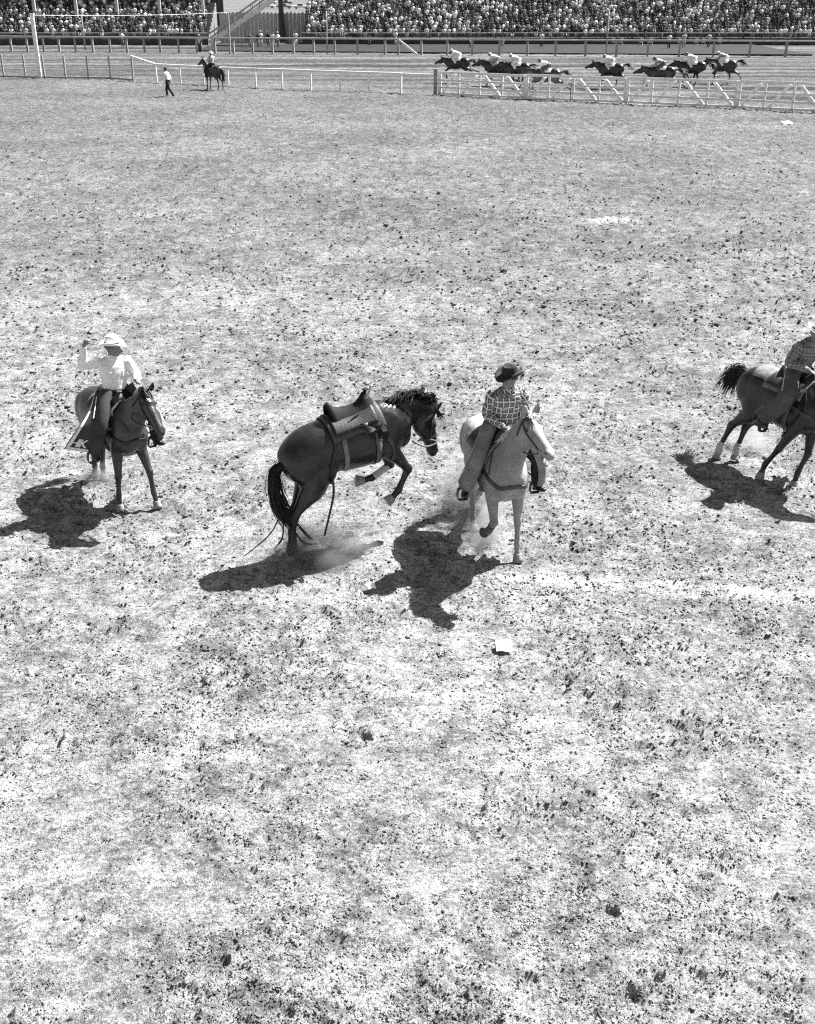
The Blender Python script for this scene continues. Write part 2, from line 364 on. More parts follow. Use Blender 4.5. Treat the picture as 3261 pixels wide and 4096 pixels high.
# ------------------------------------------------------------------ fences, finish post, gates
def zat(px, py, Y):
    """height of a point seen at a pixel when it stands at distance Y"""
    v = (py - 2048) / FPX; dy = math.cos(PITCH) - v * math.sin(PITCH); dz = -math.sin(PITCH) - v * math.cos(PITCH); return CAM_H + dz * Y / dy
WHITE_PAINT = mat('white_paint_weathered', .82, .6, .14, 5, .3); GREY_WOOD = mat('grey_wood', .30, .85, .3, 6, .2, .3, 25); DARK_WOOD = mat('dark_wood', .07, .85, .3, 4, .2, .3, 25)
WIRE = mat('wire_steel', .4, .5, .2, 20, .4, metal=.5); IRON = mat('iron_dark', .04, .6, .3, 20, .3); BOARD = mat('pale_boards', .36, .85, .2, 3, .2, .2, 20); CONC = mat('concrete', .2, .9, .2, 2, .1)
Z1 = lambda x, y: (x / 2.0927, y / 2.0927); Z2 = lambda x, y: (800 + x / 2.0927, y / 2.0927); Z3 = lambda x, y: (1600 + x / 2.0927, y / 2.0927); Z4 = lambda x, y: (2420 + x / 2.0404, y / 2.0404)
_pc = {}
def post_part(p, h, w, m, parent, name='post', org=V(0, 0, 0)):
    key = (round(h, 2), w, m.name)
    if key not in _pc:
        b = MB(); b.box((0, 0, h / 2 - .1), (w, w, h + .2)); b.box((0, 0, h + .012), (w * .8, w * .8, .024)); me = b.mesh('post'); me.materials.append(m); _pc[key] = me
    o = bpy.data.objects.new(name, _pc[key]); COL.objects.link(o); o.parent = parent; o.location = Vector(p) - org; o.rotation_euler = (random.uniform(-.012, .012), random.uniform(-.012, .012), random.uniform(-.3, .3)); return o
def bar_part(a, b, w, h, m, parent, name, org):
    q = MB(); q.bar(Vector(a) - org, Vector(b) - org, w, h); return q.build(name, m, parent)

# wire fence at the left of the inner rail
wp = [G(*Z1(*p)) for p in ((-150, 645), (35, 650), (218, 655), (378, 658), (553, 662), (742, 662), (928, 664), (1118, 680))]
wf = empty('wire_fence', wp[0]); tag(wf, 'wire fence on tall grey posts at the left of the white rail', 'fence')
for p in wp: post_part(p, 1.62, .11, GREY_WOOD, wf, org=wp[0])
for a, b in zip(wp[:-1], wp[1:]):
    for z in (.12, .45, .8, 1.15, 1.5):
        q = MB(); q.tube([a + V(0, 0, z) - wp[0], (a + b) / 2 + V(0, 0, z - .02) - wp[0], b + V(0, 0, z) - wp[0]], .009, 5); q.build('wire', WIRE, wf)
    q = MB(); q.bar(a + V(0, 0, .1) - wp[0], b + V(0, 0, .1) - wp[0], .03, .12); q.build('bottom_board', GREY_WOOD, wf)
# white running rail
rp = [G(*p) for p in (Z1(1315, 686), Z1(1515, 698), Z1(1710, 708), Z2(240, 722), Z2(470, 732), Z2(690, 740), Z2(930, 750), Z2(1175, 760), Z2(1415, 769), Z2(1690, 780), Z3(10, 783))]
re_ = G(*Z3(295, 795)); rf = empty('running_rail', rp[0]); tag(rf, 'long white running rail along the inside of the race track', 'fence')
for p in rp: post_part(p, 1.12, .10, WHITE_PAINT, rf, org=rp[0])
post_part(re_, 1.55, .22, GREY_WOOD, rf, 'end_post', rp[0])
for a, b in zip(rp, rp[1:] + [re_]):
    bar_part(a + V(0, 0, 1.19), b + V(0, 0, 1.19), .16, .14, WHITE_PAINT, rf, 'rail', rp[0])
    for z in (.35, .75):
        q = MB(); q.tube([a + V(0, 0, z) - rp[0], b + V(0, 0, z) - rp[0]], .008, 5); q.build('wire', WIRE, rf)
bar_part(wp[-1] + V(0, 0, 1.72), rp[0] + V(0, 0, 1.19), .16, .14, WHITE_PAINT, rf, 'sloping_rail', rp[0])
# white braced gates on the right
gp = [G(1757, 379), G(2102, 397), G(2503, 414), G(2945, 434), G(3420, 457)]
which = ['nearest the end of the running rail', 'second from the running rail', 'third from the running rail', 'cut by the right edge of the photo']
for n, (a, b) in enumerate(zip(gp[:-1], gp[1:])):
    g = empty('track_gate', a); tag(g, 'white cross-braced track gate, ' + which[n], 'gate', 'white gates along the track'); d = (b - a); t = d.normalized(); L = d.length; nrm = V(t.y, -t.x, 0); H = 1.36 + .04 * n
    A, B = t * .10, t * (L - .10)
    for k, z in enumerate((.10, .47, .90, H)): bar_part(A + V(0, 0, z) + nrm * .04, B + V(0, 0, z) + nrm * .04, .05, .12 if k < 3 else .15, WHITE_PAINT, g, 'rail', V(0, 0, 0))
    for u in (.015, .235, .48, .735, .985):
        q = MB(); q.box(t * (L * u) + V(0, 0, H / 2), (.13, .05, H - .06), (t, nrm, V(0, 0, 1))); q.build('upright', WHITE_PAINT, g)
    for u0, u1 in ((.035, .19), (.27, .44), (.71, .52), (.97, .78)):
        q = MB(); c0 = t * (L * u0) + V(0, 0, .08) - nrm * .06; c1 = t * (L * u1) + V(0, 0, H - .06) - nrm * .06; dd = (c1 - c0); l_ = dd.length; dd.normalize()
        q.box((c0 + c1) / 2, (l_, .09, .17), (dd, nrm, dd.cross(nrm))); q.build('brace', WHITE_PAINT, g)
    post_part(b + nrm * -.02, H + .06, .15, WHITE_PAINT, g, 'gate_post', a)
    if n == 0: post_part(a, H + .06, .13, WHITE_PAINT, g, 'gate_post', a)
s_ = G(*Z3(1425, 852)); st = empty('iron_stake', s_); tag(st, 'thin dark iron stake with a short crossbar before the white gates', 'stake')
q = MB(); q.tube([(0, 0, -.1), (0, 0, 1.1)], .022, 8); q.build('rod', IRON, st); q = MB(); q.tube([(-.18, 0, 1.0), (.18, 0, 1.0)], .018, 6); q.build('crossbar', IRON, st)
# finish posts with the wire across the track
f1 = G(162, 314); fp = empty('finish_post', f1); tag(fp, 'tall white square finish post at the left beside the wire fence', 'post')
post_part(f1, 4.45, .26, WHITE_PAINT, fp, 'shaft', f1); q = MB(); q.box((0, 0, 4.5), (.34, .34, .05)); q.build('cap', WHITE_PAINT, fp)
f2 = G(922, 216); fq = empty('finish_post', f2); tag(fq, 'slender grey finish post by the outer rail beside the grandstand ramp', 'post')
post_part(f2, 4.0, .15, GREY_WOOD, fq, 'shaft', f2)
q = MB(); a, b = f1 + V(0, 0, 4.42), f2 + V(0, 0, 3.95); q.tube([a.lerp(b, i / 20) - V(0, 0, .12 * math.sin(math.pi * i / 20)) for i in range(21)], .014, 5)
w_ = q.build('finish_wire', WHITE_PAINT); tag(w_, 'finish line wire stretched over the track between the two finish posts', 'wire')
# outer rail of the race track
opx = [Z1(x, 0)[0] for x in (-40, 100, 235, 370, 502, 635, 783, 925, 1068, 1212, 1345, 1500, 1650)] + [Z2(x, 0)[0] for x in (130, 285, 445, 610, 785, 955, 1130, 1320, 1550, 1660)] + [Z3(x, 0)[0] for x in (180, 395, 605, 830, 1065, 1300, 1550)] + [Z4(x, 0)[0] for x in (90, 345, 605, 880, 1175, 1470, 1780)]
def obase(x): return float(np.interp(x, [-50, 0, 1300, 2420, 3261, 3400], [205, 206, 217, 226, 230, 231]))
opt = [G(x, obase(x)) for x in opx]; of = empty('outer_rail', opt[0]); tag(of, 'weathered plank rail on posts along the far side of the race track', 'fence')
for p in opt: post_part(p, 1.42, .20, GREY_WOOD, of, org=opt[0])
for a, b in zip(opt[:-1], opt[1:]): bar_part(a + V(0, 0, 1.5), b + V(0, 0, 1.5), .26, .15, mat('rail_plank', .42, .8, .2, 3, .2), of, 'rail', opt[0])
a, b = G(1671, 222) + V(0, 0, .05), G(1596, 219) + V(0, -.3, 1.45); q = MB(); q.bar(a - a, b - a, .12, .2); o = q.build('leaning_plank', WHITE_PAINT); o.location = a; tag(o, 'white plank leaning on the outer rail of the race track', 'plank')
for (x, yb, yt), head, lab in (((342, 202, 57), True, 'thin marker pole with a round two-tone head at the outer rail'), ((1310, 216, 45), False, 'thin pale pole by the outer rail in front of the fence gap'), ((2423, 232, 40), False, 'thin pale pole at the outer rail right of the leading jockeys')):
    p = G(x, yb); h = zat(x, yt, p.y); m_ = empty('marker_pole', p); tag(m_, lab, 'pole'); q = MB(); q.tube([(0, 0, -.2), (0, 0, h)], .075, 8); q.build('shaft', GREY_WOOD, m_, True)
    if head:
        for k, mm in ((-1, DARK_WOOD), (1, WHITE_PAINT)):
            q = MB(); q.ell((k * .11, 0, h + .24), (.17, .16, .26)); q.build('head_half', mm, m_, True)

# ------------------------------------------------------------------ grandstands
SY = 144.0; RISE, TREAD, F0 = .42, .78, .75
def grandstand(x0, x1, rows, label, colx, col_y, roof=False):
    g = empty('grandstand', ((x0 + x1) / 2, SY, 0)); org = Vector(g.location); tag(g, label, 'grandstand'); cx = 0; W = x1 - x0
    for i in range(rows):
        q = MB(); q.box((0, i * TREAD + TREAD / 2, (F0 + i * RISE) / 2), (W, TREAD - .004, F0 + i * RISE)); q.build('tier', CONC, g)
        q = MB(); q.box((0, i * TREAD + .52, F0 + i * RISE + .43), (W, .28, .05)); q.build('bench', DARK_WOOD, g)
    q = MB(); q.box((0, -.06, .30), (W, .10, .7)); q.build('front_boards', DARK_WOOD, g)
    n = max(2, int(W / 3.2))
    for k in range(n + 1):
        q = MB(); q.box((-W / 2 + W * k / n, -.18, .67), (.09, .09, 1.34)); q.build('railing_post', DARK_WOOD, g)
    for z in (.85, 1.34):
        q = MB(); q.tube([(-W / 2, -.18, z), (W / 2, -.18, z)], .05, 8); q.build('railing', GREY_WOOD, g)
    for x in colx:
        q = MB(); q.box((x - org.x, col_y - SY, 5.2), (.34, .34, 8.0)); q.build('column', mat('column_paint', .45, .6, .15, 3), g)
    if roof:
        q = MB(); q.box((0, 14.5, 9.2), (W, 15, .3)); q.build('roof', DARK_WOOD, g)
    q = MB(); q.box((0, rows * TREAD + 6, 3.5), (W, .3, 7)); q.build('back_wall', DARK_WOOD, g)
    return g
grandstand(-80, -24.0, 10, 'left grandstand with pale columns packed with spectators', [-45.6, -40.5, -35.5, -30.3, -25.0], 147.8, True)
grandstand(-12.6, 80, 10, 'right grandstand packed with spectators behind a long railing', [], 156)
# ramp at the end of the left stand
rm = empty('ramp_stair', (-23.3, 141.2, 0)); tag(rm, 'open stair with white stringers climbing beside the left grandstand', 'stair'); A, B = V(0, 0, .35), V(8.2, 0, 5.4)
for yy in (-.75, .75): bar_part(A + V(0, yy, 0), B + V(0, yy, 0), .08, .52, WHITE_PAINT, rm, 'stringer', V(0, 0, 0))
for yy in (-.75, .75):
    for hh in (.55, 1.05): bar_part(A + V(0, yy, hh), B + V(0, yy, hh), .06, .09, GREY_WOOD, rm, 'handrail', V(0, 0, 0))
    for k in range(9): p = A.lerp(B, k / 8); bar_part(p + V(0, yy, .1), p + V(0, yy, 1.05), .08, .08, GREY_WOOD, rm, 'baluster', V(0, 0, 0))
for k in range(20): p = A.lerp(B, (k + .5) / 20); q = MB(); q.box(p, (.36, 1.4, .05)); q.build('tread', GREY_WOOD, rm)
# board fence that closes the gap between the stands
bf = empty('board_fence', (-17, 150, 0)); tag(bf, 'tall pale board fence closing the gap between the grandstands', 'fence')
x = -6.4; k = 0
while x < 6.6:
    q = MB(); h = 3.3 + random.uniform(-.06, .06); w = .46; q.add([(x, 0, 0), (x + w, 0, 0), (x + w, 0, h), (x, 0, h), (x, .05, 0), (x + w, .05, 0), (x + w, .05, h), (x, .05, h), (x + w * .75, .0, h + .26), (x + w * .75, .05, h + .26)],
        [(0, 1, 2, 8, 3), (5, 4, 7, 9, 6), (1, 5, 6, 2), (4, 0, 3, 7), (2, 6, 9, 8), (8, 9, 7, 3), (0, 4, 5, 1)]); q.build('board', BOARD, bf); x += w + .02
for xx in (-3.2, 1.8, 6.0): q = MB(); q.box((xx, -.1, 1.7), (.2, .14, 3.4)); q.build('fence_post', GREY_WOOD, bf)
pl = empty('light_mast', (-15.6, 149.2, 0)); tag(pl, 'thick dark mast standing before the board fence between the stands', 'mast'); q = MB(); q.tube([(0, 0, 0), (0, 0, 6), (0, 0, 14)], [.34, .3, .24], 14); q.build('shaft', DARK_WOOD, pl, True); q = MB(); q.box((0, 0, .1), (.9, .9, .24)); q.build('base', CONC, pl)
# parked cars far beyond the gap
GLASS_D = mat('car_glass', .03, .15, .1, 2, .6); CHROME = mat('chrome', .6, .25, .1, 4, .5, metal=.9); TYRE = mat('tyre', .02, .85, .2, 10, .2)
def parked_car(x, y, yaw, tone, label):
    c = empty('parked_car', (x, y, 0), (0, 0, math.radians(yaw))); tag(c, label, 'car', 'cars parked beyond the gap'); pm = mat('car_paint_%d' % int(tone * 100), tone, .3, .04, 1, .5)
    b = MB(); loft(b, [(-2.6, 0, .66), (-2.45, 0, .70), (-1.4, 0, .74), (0, 0, .70), (1.4, 0, .70), (2.4, 0, .66), (2.6, 0, .60)], [.70, .88, .92, .92, .92, .86, .7], [.22, .30, .34, .33, .32, .28, .18], seg=16, power=4); b.build('body', pm, c, True)
    b = MB(); loft(b, [(-1.25, 0, 1.0), (-.9, 0, 1.22), (-.2, 0, 1.3), (.5, 0, 1.24), (1.0, 0, 1.0)], [.72, .70, .70, .70, .74], [.06, .22, .26, .22, .05], seg=14, power=4); b.build('cabin_glass', GLASS_D, c, True)
    b = MB(); loft(b, [(-1.0, 0, 1.42), (-.2, 0, 1.53), (.6, 0, 1.43)], [.6, .68, .6], [.03, .045, .03], seg=14, power=4); b.build('roof', pm, c, True)
    for sx in (-1.55, 1.55):
        for sy in (-.8, .8):
            b = MB(); b.tube([(sx, sy - .1, .34), (sx, sy + .1, .34)], .34, 16); w = b.build('wheel', TYRE, c, True); b = MB(); b.tube([(sx, sy - .115, .34), (sx, sy + .115, .34)], .18, 12); b.build('hubcap', CHROME, w, True)
    for sx in (-2.62, 2.62): b = MB(); b.box((sx, 0, .5), (.1, 1.8, .16)); b.build('bumper', CHROME, c)
for x, y, yaw, tn, lab in ((-34.5, 392, 3, .75, 'white sedan parked beyond the gap, nearer the right stand'), (-40.5, 398, -4, .25, 'grey sedan parked beyond the gap in the middle'), (-46.5, 402, 2, .6, 'pale sedan parked beyond the gap near the left stand'), (-50, 500, 5, .12, 'dark sedan in the farther row beyond the gap'), (-57, 506, 5, .7, 'light sedan in the farther row beyond the gap')): parked_car(x, y, yaw, tn, lab)
# folding chairs on the apron
def folding_chair(x, y, yaw, label, grp):
    c = empty('folding_chair', (x, y, 0), (0, 0, yaw)); tag(c, label, 'chair', grp)
    q = MB(); q.box((0, 0, .45), (.42, .40, .03)); q.build('seat', WIRE, c); q = MB(); q.box((0, .24, .80), (.42, .03, .24)); q.build('backrest', mat('chair_paint', .6, .5, .1, 5), c)
    for s in (-.2, .2):
        q = MB(); q.tube([(s, -.22, 0), (s, .1, .45), (s, .26, .95)], .016, 6); q.build('frame', WIRE, c); q = MB(); q.tube([(s, .28, 0), (s, -.12, .45)], .016, 6); q.build('leg', WIRE, c)
for k, x in enumerate((50, 110, 270, 350, 580, 715, 775, 905)):
    p = G(*Z4(x, 372)); folding_chair(p.x, 141.4, math.pi + random.uniform(-.3, .3), 'empty folding chair, %s from the left in the row before the right grandstand' % ('first', 'second', 'third', 'fourth', 'fifth', 'sixth', 'seventh', 'eighth')[k], 'folding chairs on the apron')

# dark raised sheet on the apron before the right stand
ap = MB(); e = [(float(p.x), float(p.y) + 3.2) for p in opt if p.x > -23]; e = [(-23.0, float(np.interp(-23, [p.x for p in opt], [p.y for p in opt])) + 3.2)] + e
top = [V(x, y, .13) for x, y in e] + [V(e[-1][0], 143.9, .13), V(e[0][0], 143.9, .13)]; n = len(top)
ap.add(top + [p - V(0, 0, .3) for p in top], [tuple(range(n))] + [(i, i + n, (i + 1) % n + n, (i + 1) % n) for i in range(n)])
apron = ap.build('apron_sheet', mat('apron_dark', .022, .9, .3, .6, .2, .2, 30)); tag(apron, kind='structure')

# ------------------------------------------------------------------ horses
def rotY(p, a, c):
    """rotate p round the lateral axis through c; a > 0 lifts the front (+x) end"""
    d = p - c; ca, sa = math.cos(a), math.sin(a)
    return V(c.x + d.x * ca - d.z * sa, p.y, c.z + d.x * sa + d.z * ca)
def fk(base, segs, lat=0.0, plant=None):
    """joint chain in the sagittal plane; segs = (length, degrees from straight down, + = forwards); plant = ground height to stand on"""
    if plant is not None:
        k = (base[2] - plant) / max(.3, sum(L * math.cos(math.radians(a)) for L, a in segs) * math.cos(lat))
        k = min(1.15, max(.85, k)); segs = [(L * k, a) for L, a in segs]
    out = [Vector(base)]; p = Vector(base)
    for L, a in segs:
        a = math.radians(a); p = p + V(L * math.sin(a), math.sin(lat) * L, -L * math.cos(a) * math.cos(lat)); out.append(p.copy())
    return out
FRONT_L = (.40, .285, .125, .085)       # forearm, cannon, pastern, hoof
HIND_L = (.34, .43, .37, .125, .085)    # thigh, gaskin, cannon, pastern, hoof

def build_horse(root, P, coat, hair, hoof_mat, eye_mat, vox=.017, tack_dark=None, detail=True):
    """P: pose dict. Returns dict with body, bvh and landmarks. Local frame: x forwards, y left, z up, ground z = 0."""
    mb = MB(); info = {}
    pitch = math.radians(P.get('pitch', 0)); arch = P.get('arch', 0.0); dz = P.get('dz', 0.0); hip_c = V(-.50, 0, 1.2)
    bendk = P.get('bend', 0.0)
    def D(p):
        p = Vector(p)
        if arch: p = V(p.x, p.y, p.z + arch * (1 - ((p.x - .0) / .75) ** 2))
        p = rotY(p, pitch, hip_c)
        if bendk: p = V(p.x, p.y + bendk * max(0, p.x) ** 2, p.z)
        return p + V(0, 0, dz)
    info['D'] = D
    # trunk: x, z top, z bottom, half width
    sec = [(-.83, 1.27, 1.12, .07), (-.77, 1.39, 1.00, .17), (-.64, 1.49, .93, .235), (-.48, 1.54, .89, .272), (-.32, 1.535, .87, .278), (-.15, 1.50, .835, .278),
           (.02, 1.465, .79, .292), (.20, 1.455, .765, .288), (.36, 1.495, .775, .262), (.50, 1.525, .80, .235), (.62, 1.475, .86, .218), (.74, 1.37, .93, .185), (.82, 1.25, 1.00, .12)]
    c = [D((x, 0, (a + b) / 2)) for x, a, b, w in sec]
    loft(mb, c, [w for *_, w in sec], [(a - b) / 2 for x, a, b, w in sec], seg=24, power=2.15)
    # muscles
    for s in (-1, 1):
        mb.ell(D((-.58, s * .13, 1.19)), (.23, .145, .27), nu=16, nv=10)            # quarter
        mb.ell(D((-.38, s * .165, 1.02)), (.17, .105, .22), nu=16, nv=10)           # stifle
        mb.ell(D((.55, s * .155, 1.14)), (.18, .085, .26), nu=16, nv=10)            # shoulder
        mb.ell(D((.68, s * .10, 1.06)), (.13, .10, .16), nu=14, nv=8)               # breast
    # neck
    nk = P['neck']                                   # 4 points: base, low, high, poll (local, before nothing else)
    nk = [Vector(p) for p in nk]
    nside = [V(0, 1, 0)] * 2 + [Vector(P.get('head_side', (0, 1, 0)))] * 2
    loft(mb, nk, [.16, .112, .086, .078], [.33, .245, .175, .135], side=nside, seg=20, sub=5)
    # head
    hd = Vector(P['head_dir']).normalized(); hs = Vector(P.get('head_side', (0, 1, 0))); hs = (hs - hd * hs.dot(hd)).normalized(); hu = hd.cross(hs).normalized()
    if hu.z < 0 and not P.get('head_flip'): hu = -hu
    if P.get('head_flip') and hu.x < 0: hu = -hu
    poll = nk[-1] + hu * .06 - hd * .05
    hl = P.get('head_len', .62)
    hsec = [(-.02, .07, .06), (.06, .115, .088), (.16, .150, .104), (.26, .158, .108), (.37, .142, .098), (.50, .112, .080), (.64, .092, .066), (.78, .080, .060), (.90, .076, .062), (.97, .062, .052), (1.01, .030, .030)]
    hc = []; 
    for t, d, w in hsec: hc.append(poll + hd * (t * hl) - hu * (d + .012 * math.sin(t * 3.1)))
    loft(mb, hc, [w for t, d, w in hsec], [d for t, d, w in hsec], side=hs, seg=20, sub=3, power=2.3)
    mth = P.get('mouth', 0)
    if mth:                                           # open mouth: the lower jaw drops
        j0 = poll + hd * (.42 * hl) - hu * .19; j1 = poll + hd * (.92 * hl) - hu * (.16 + .09 * mth)
        loft(mb, [j0, j0.lerp(j1, .5), j1, j1 + hd * .035], [.055, .042, .042, .02], [.05, .034, .03, .015], side=hs, seg=14)
    for s in (-1, 1):
        mb.ell(poll + hd * (.24 * hl) - hu * .17 + hs * (s * .065), (.085, .035, .085), (hd, hs, hu))        # cheek
        mb.ell(poll + hd * (.29 * hl) - hu * .065 + hs * (s * .078), (.045, .03, .032), (hd, hs, hu))      # eye socket
        mb.ell(poll + hd * (.91 * hl) - hu * .045 + hs * (s * .042), (.04, .022, .035), (hd, hs, hu))      # nostril
    def hp(t, side, up): return poll + hd * (t * hl) + hs * side - hu * up
    info['hp'] = hp; info['hd'], info['hs'], info['hu'] = hd, hs, hu
    # legs
    legs = {}
    for nm, s in (('fl', 1), ('fr', -1)):
        lp = P[nm]; eb = D((.47 + lp.get('x', 0), s * .165, .95 + lp.get('z', 0)))
        a = lp['a']; j = fk(eb, list(zip(FRONT_L, a)), lat=math.radians(lp.get('lat', 0)) * s, plant=lp.get('plant')); legs[nm] = j
        up = D((.56 + lp.get('x', 0) * .6, s * .15, 1.16))
        pts = [up, eb, eb.lerp(j[1], .45), eb.lerp(j[1], .88), j[1], j[1].lerp(j[2], .16), j[1].lerp(j[2], .55), j[2].lerp(j[1], .08), j[2], j[2].lerp(j[3], .55), j[3]]
        loft(mb, pts, [.09, .088, .070, .052, .057, .044, .034, .041, .044, .036, .044], [.15, .135, .088, .060, .066, .050, .041, .047, .054, .042, .050], seg=12, sub=3)
    for nm, s in (('hl', 1), ('hr', -1)):
        lp = P[nm]; hb = D((-.47, s * .135, 1.20))
        a = lp['a']; j = fk(hb, list(zip(HIND_L, a)), lat=math.radians(lp.get('lat', 0)) * s, plant=lp.get('plant')); legs[nm] = j
        hk = j[2]
        back = (j[2] - j[1]).normalized(); 
        pts = [hb, hb.lerp(j[1], .65), j[1].lerp(j[2], .12), j[1].lerp(j[2], .45), j[1].lerp(j[2], .82), hk, hk.lerp(j[3], .18), hk.lerp(j[3], .55), j[3].lerp(hk, .08), j[3], j[3].lerp(j[4], .55), j[4]]
        loft(mb, pts, [.13, .13, .115, .080, .052, .054, .046, .036, .042, .045, .037, .044], [.24, .225, .175, .112, .066, .077, .059, .043, .049, .055, .042, .050], seg=12, sub=3)
        mb.ell(hk - (j[1] - j[2]).normalized() * -.045 + V(-.03, 0, 0), (.034, .026, .04), nu=10, nv=6)      # point of the hock
    info['legs'] = legs
    body = voxel(mb, 'body', coat, root, vox, 3, .5); info['body'] = body; info['bvh'] = bvh_of(body)
    # hooves
    for nm, j in legs.items():
        a, b = j[-2], j[-1]; d = (b - a).normalized(); fw = V(d.z, 0, -d.x) * -1
        h = MB(); loft(h, [a + d * -.012, a + d * .02, b], [.048, .054, .066], [.052, .060, .076], seg=14, sub=2)
        h.build('hoof', hoof_mat[nm] if isinstance(hoof_mat, dict) else hoof_mat, root, True)
    if detail:
        for s in (-1, 1):
            e = MB(); e.ell(hp(.29, s * .103, .068), (.026, .012, .019), (hd, hs, hu)); e.build('eye', eye_mat, root, True)
            e = MB(); e.ell(hp(.925, s * .060, .050), (.018, .006, .013), ((hd + hu * .6).normalized(), hs, (hu - hd * .6).normalized())); e.build('nostril', eye_mat, root, True)
    for s in (-1, 1):                                  # ears: cupped leaves
        eb = hp(.02, s * .052, .015); ed = (Vector(P.get('ear', hu * 1.0 - hd * .35)) + hs * (s * .28)).normalized(); L = .155; ew = hs * s
        ex_ = ed.cross(hd).normalized() * s; ey = ex_.cross(ed).normalized(); g = []
        for i in range(7):
            t = i / 6; w = .040 * math.sin(math.pi * min(1, .30 + .70 * t)) ** .8; row = []
            for k in range(7):
                a = (k / 6 - .5) * 3.6; row.append(eb + ed * (L * t) + ex_ * (w * math.sin(a)) + ey * (w * (1 - math.cos(a)) * .8 - .012))
            g.append(row)
        e = MB(); e.grid(g, .005); e.build('ear', coat, root, True)
    return info

def hair_strands(mb, roots, dirs, length, rad, n, rng, droop=.6, wave=.04, seg=3, spread=.25, clump=7):
    """tapered wavy hairs gathered in locks"""
    for i in range(max(1, n // clump)):
        k0 = rng.random() * (len(roots) - 1); d0 = (Vector(cr(dirs, k0)) + V(rng.uniform(-1, 1), rng.uniform(-1, 1), rng.uniform(-1, 1)) * spread).normalized()
        L0 = length * rng.uniform(.6, 1.15); ph = rng.uniform(0, 6.28); w0 = V(rng.uniform(-1, 1), rng.uniform(-1, 1), rng.uniform(-1, 1)); dr = droop * rng.uniform(.6, 1.3)
        for c in range(clump):
            k = min(len(roots) - 1.001, max(0, k0 + rng.uniform(-.10, .10))); p = Vector(cr(roots, k)); d = (d0 + V(rng.uniform(-1, 1), rng.uniform(-1, 1), rng.uniform(-1, 1)) * .12).normalized(); L = L0 * rng.uniform(.75, 1.1); pts = [p.copy()]; w = w0 + V(rng.uniform(-.4, .4), rng.uniform(-.4, .4), rng.uniform(-.4, .4))
            for s in range(1, 7):
                t = s / 6; d = (d + V(0, 0, -dr * .33)).normalized(); p = p + d * (L / 6) + w * (wave * math.sin(ph + t * 5) * .35); pts.append(p.copy())
            mb.tube(pts, [rad * x for x in (1, 1.1, 1, .9, .75, .5, .12)], seg, False)
def add_mane(root, info, nk, mat_, length=.22, n=90, side=-1, up=.5, seed=1, rad=None, sweep=.15, droop=.9, wave=.03, crest=(.27, .2, .14, .10)):
    r = random.Random(seed); nk = [Vector(p) for p in nk]; hs = info['hs']; rs = []; ds = []
    for i, p in enumerate(nk):
        t = (nk[min(i + 1, 3)] - nk[max(i - 1, 0)]).normalized(); u = (V(0, 1, 0).cross(t)); u = -u if (u.z < 0 or (abs(u.z) < .3 and u.x > 0)) else u
        u.normalize(); rs.append(p + u * crest[i]); ds.append(u * up + V(0, side, 0) * .55 - t * sweep)
    rs[3] = rs[2].lerp(rs[3], .75)
    n = n * 5 if rad is None else n; rad = rad or .006
    m = MB(); hair_strands(m, rs, ds, length, rad, n, r, droop, wave); o = m.build('mane', mat_, root, True)
    return o
def add_forelock(root, info, mat_, n=22, seed=2, length=.2):
    r = random.Random(seed); hp = info['hp']; m = MB()
    hair_strands(m, [hp(-.02, -.03, -.01), hp(-.02, .03, -.01)], [info['hd'] * 1.0 + info['hu'] * .35] * 2, length, .005, n * 4, r, .12, .02, spread=.22); return m.build('forelock', mat_, root, True)
def add_tail(root, info, mat_, path, n=260, r0=.045, rad=.0065, seed=3, flare=.10, wisps=()):
    """tail: dock along a path, hair following it and flaring"""
    r = random.Random(seed); m = MB(); path = [Vector(p) for p in path]; N = len(path)
    loft(m, path[:max(3, N - 2)], [r0] * (max(3, N - 2) - 1) + [r0 * .7], seg=10, sub=3)
    for i in range(n):
        a0 = r.random() * .45; off = V(r.gauss(0, 1), r.gauss(0, 1), r.gauss(0, 1)); end = r.uniform(.72, 1.08); ph = r.uniform(0, 6); pts = []
        for s in range(9):
            t = a0 + (end - a0) * s / 8; p = cr(path, min(t, 1.0) * (N - 1)); 
            if t > 1: p = p + (path[-1] - path[-2]) * ((t - 1) * (N - 1))
            pts.append(p + off * (r0 * .45 + flare * .5 * max(0, t - .25)) + V(math.sin(ph + 6 * t), math.cos(ph * 2 + 5 * t), 0) * .008)
        m.tube(pts, [rad * x for x in (.8, 1, 1, 1, .95, .85, .7, .45, .1)], 3, False)
    for w in wisps:
        w = [Vector(p) for p in w]; q = [cr(w, i * (len(w) - 1) / 8) for i in range(9)]
        for k in range(3):
            o_ = V(r.uniform(-.012, .012), r.uniform(-.012, .012), r.uniform(-.012, .012)); m.tube([p + o_ * (.3 + i / 5) for i, p in enumerate(q)], [.008 * x for x in (1, 1, 1, .95, .9, .8, .6, .4, .1)], 4, False)
    return m.build('tail', mat_, root, True)

# coats
COAT_DARK = mat('coat_dark_bay', .013, .34, .55, 5.0, .5, .45, 8)
COAT_BROWN = mat('coat_brown', .030, .34, .55, 5.0, .5, .45, 8)
COAT_BLACK = mat('coat_black', .012, .34, .55, 5.0, .5, .45, 8)
COAT_PALE = mat('coat_palomino', .27, .5, .25, 4.0, .3, .45, 8)
HAIR_BLACK = mat('hair_black', .010, .5, .4, 14, .4)
HAIR_PALE = mat('hair_pale', .5, .55, .25, 18, .3)
HOOF_PALE = mat('hoof_dusty', .27, .8, .25, 20, .2)
HOOF_DARK = mat('hoof_dark', .10, .7, .3, 20, .2)
EYE = mat('eye_black', .01, .15, .1, 5, .6)

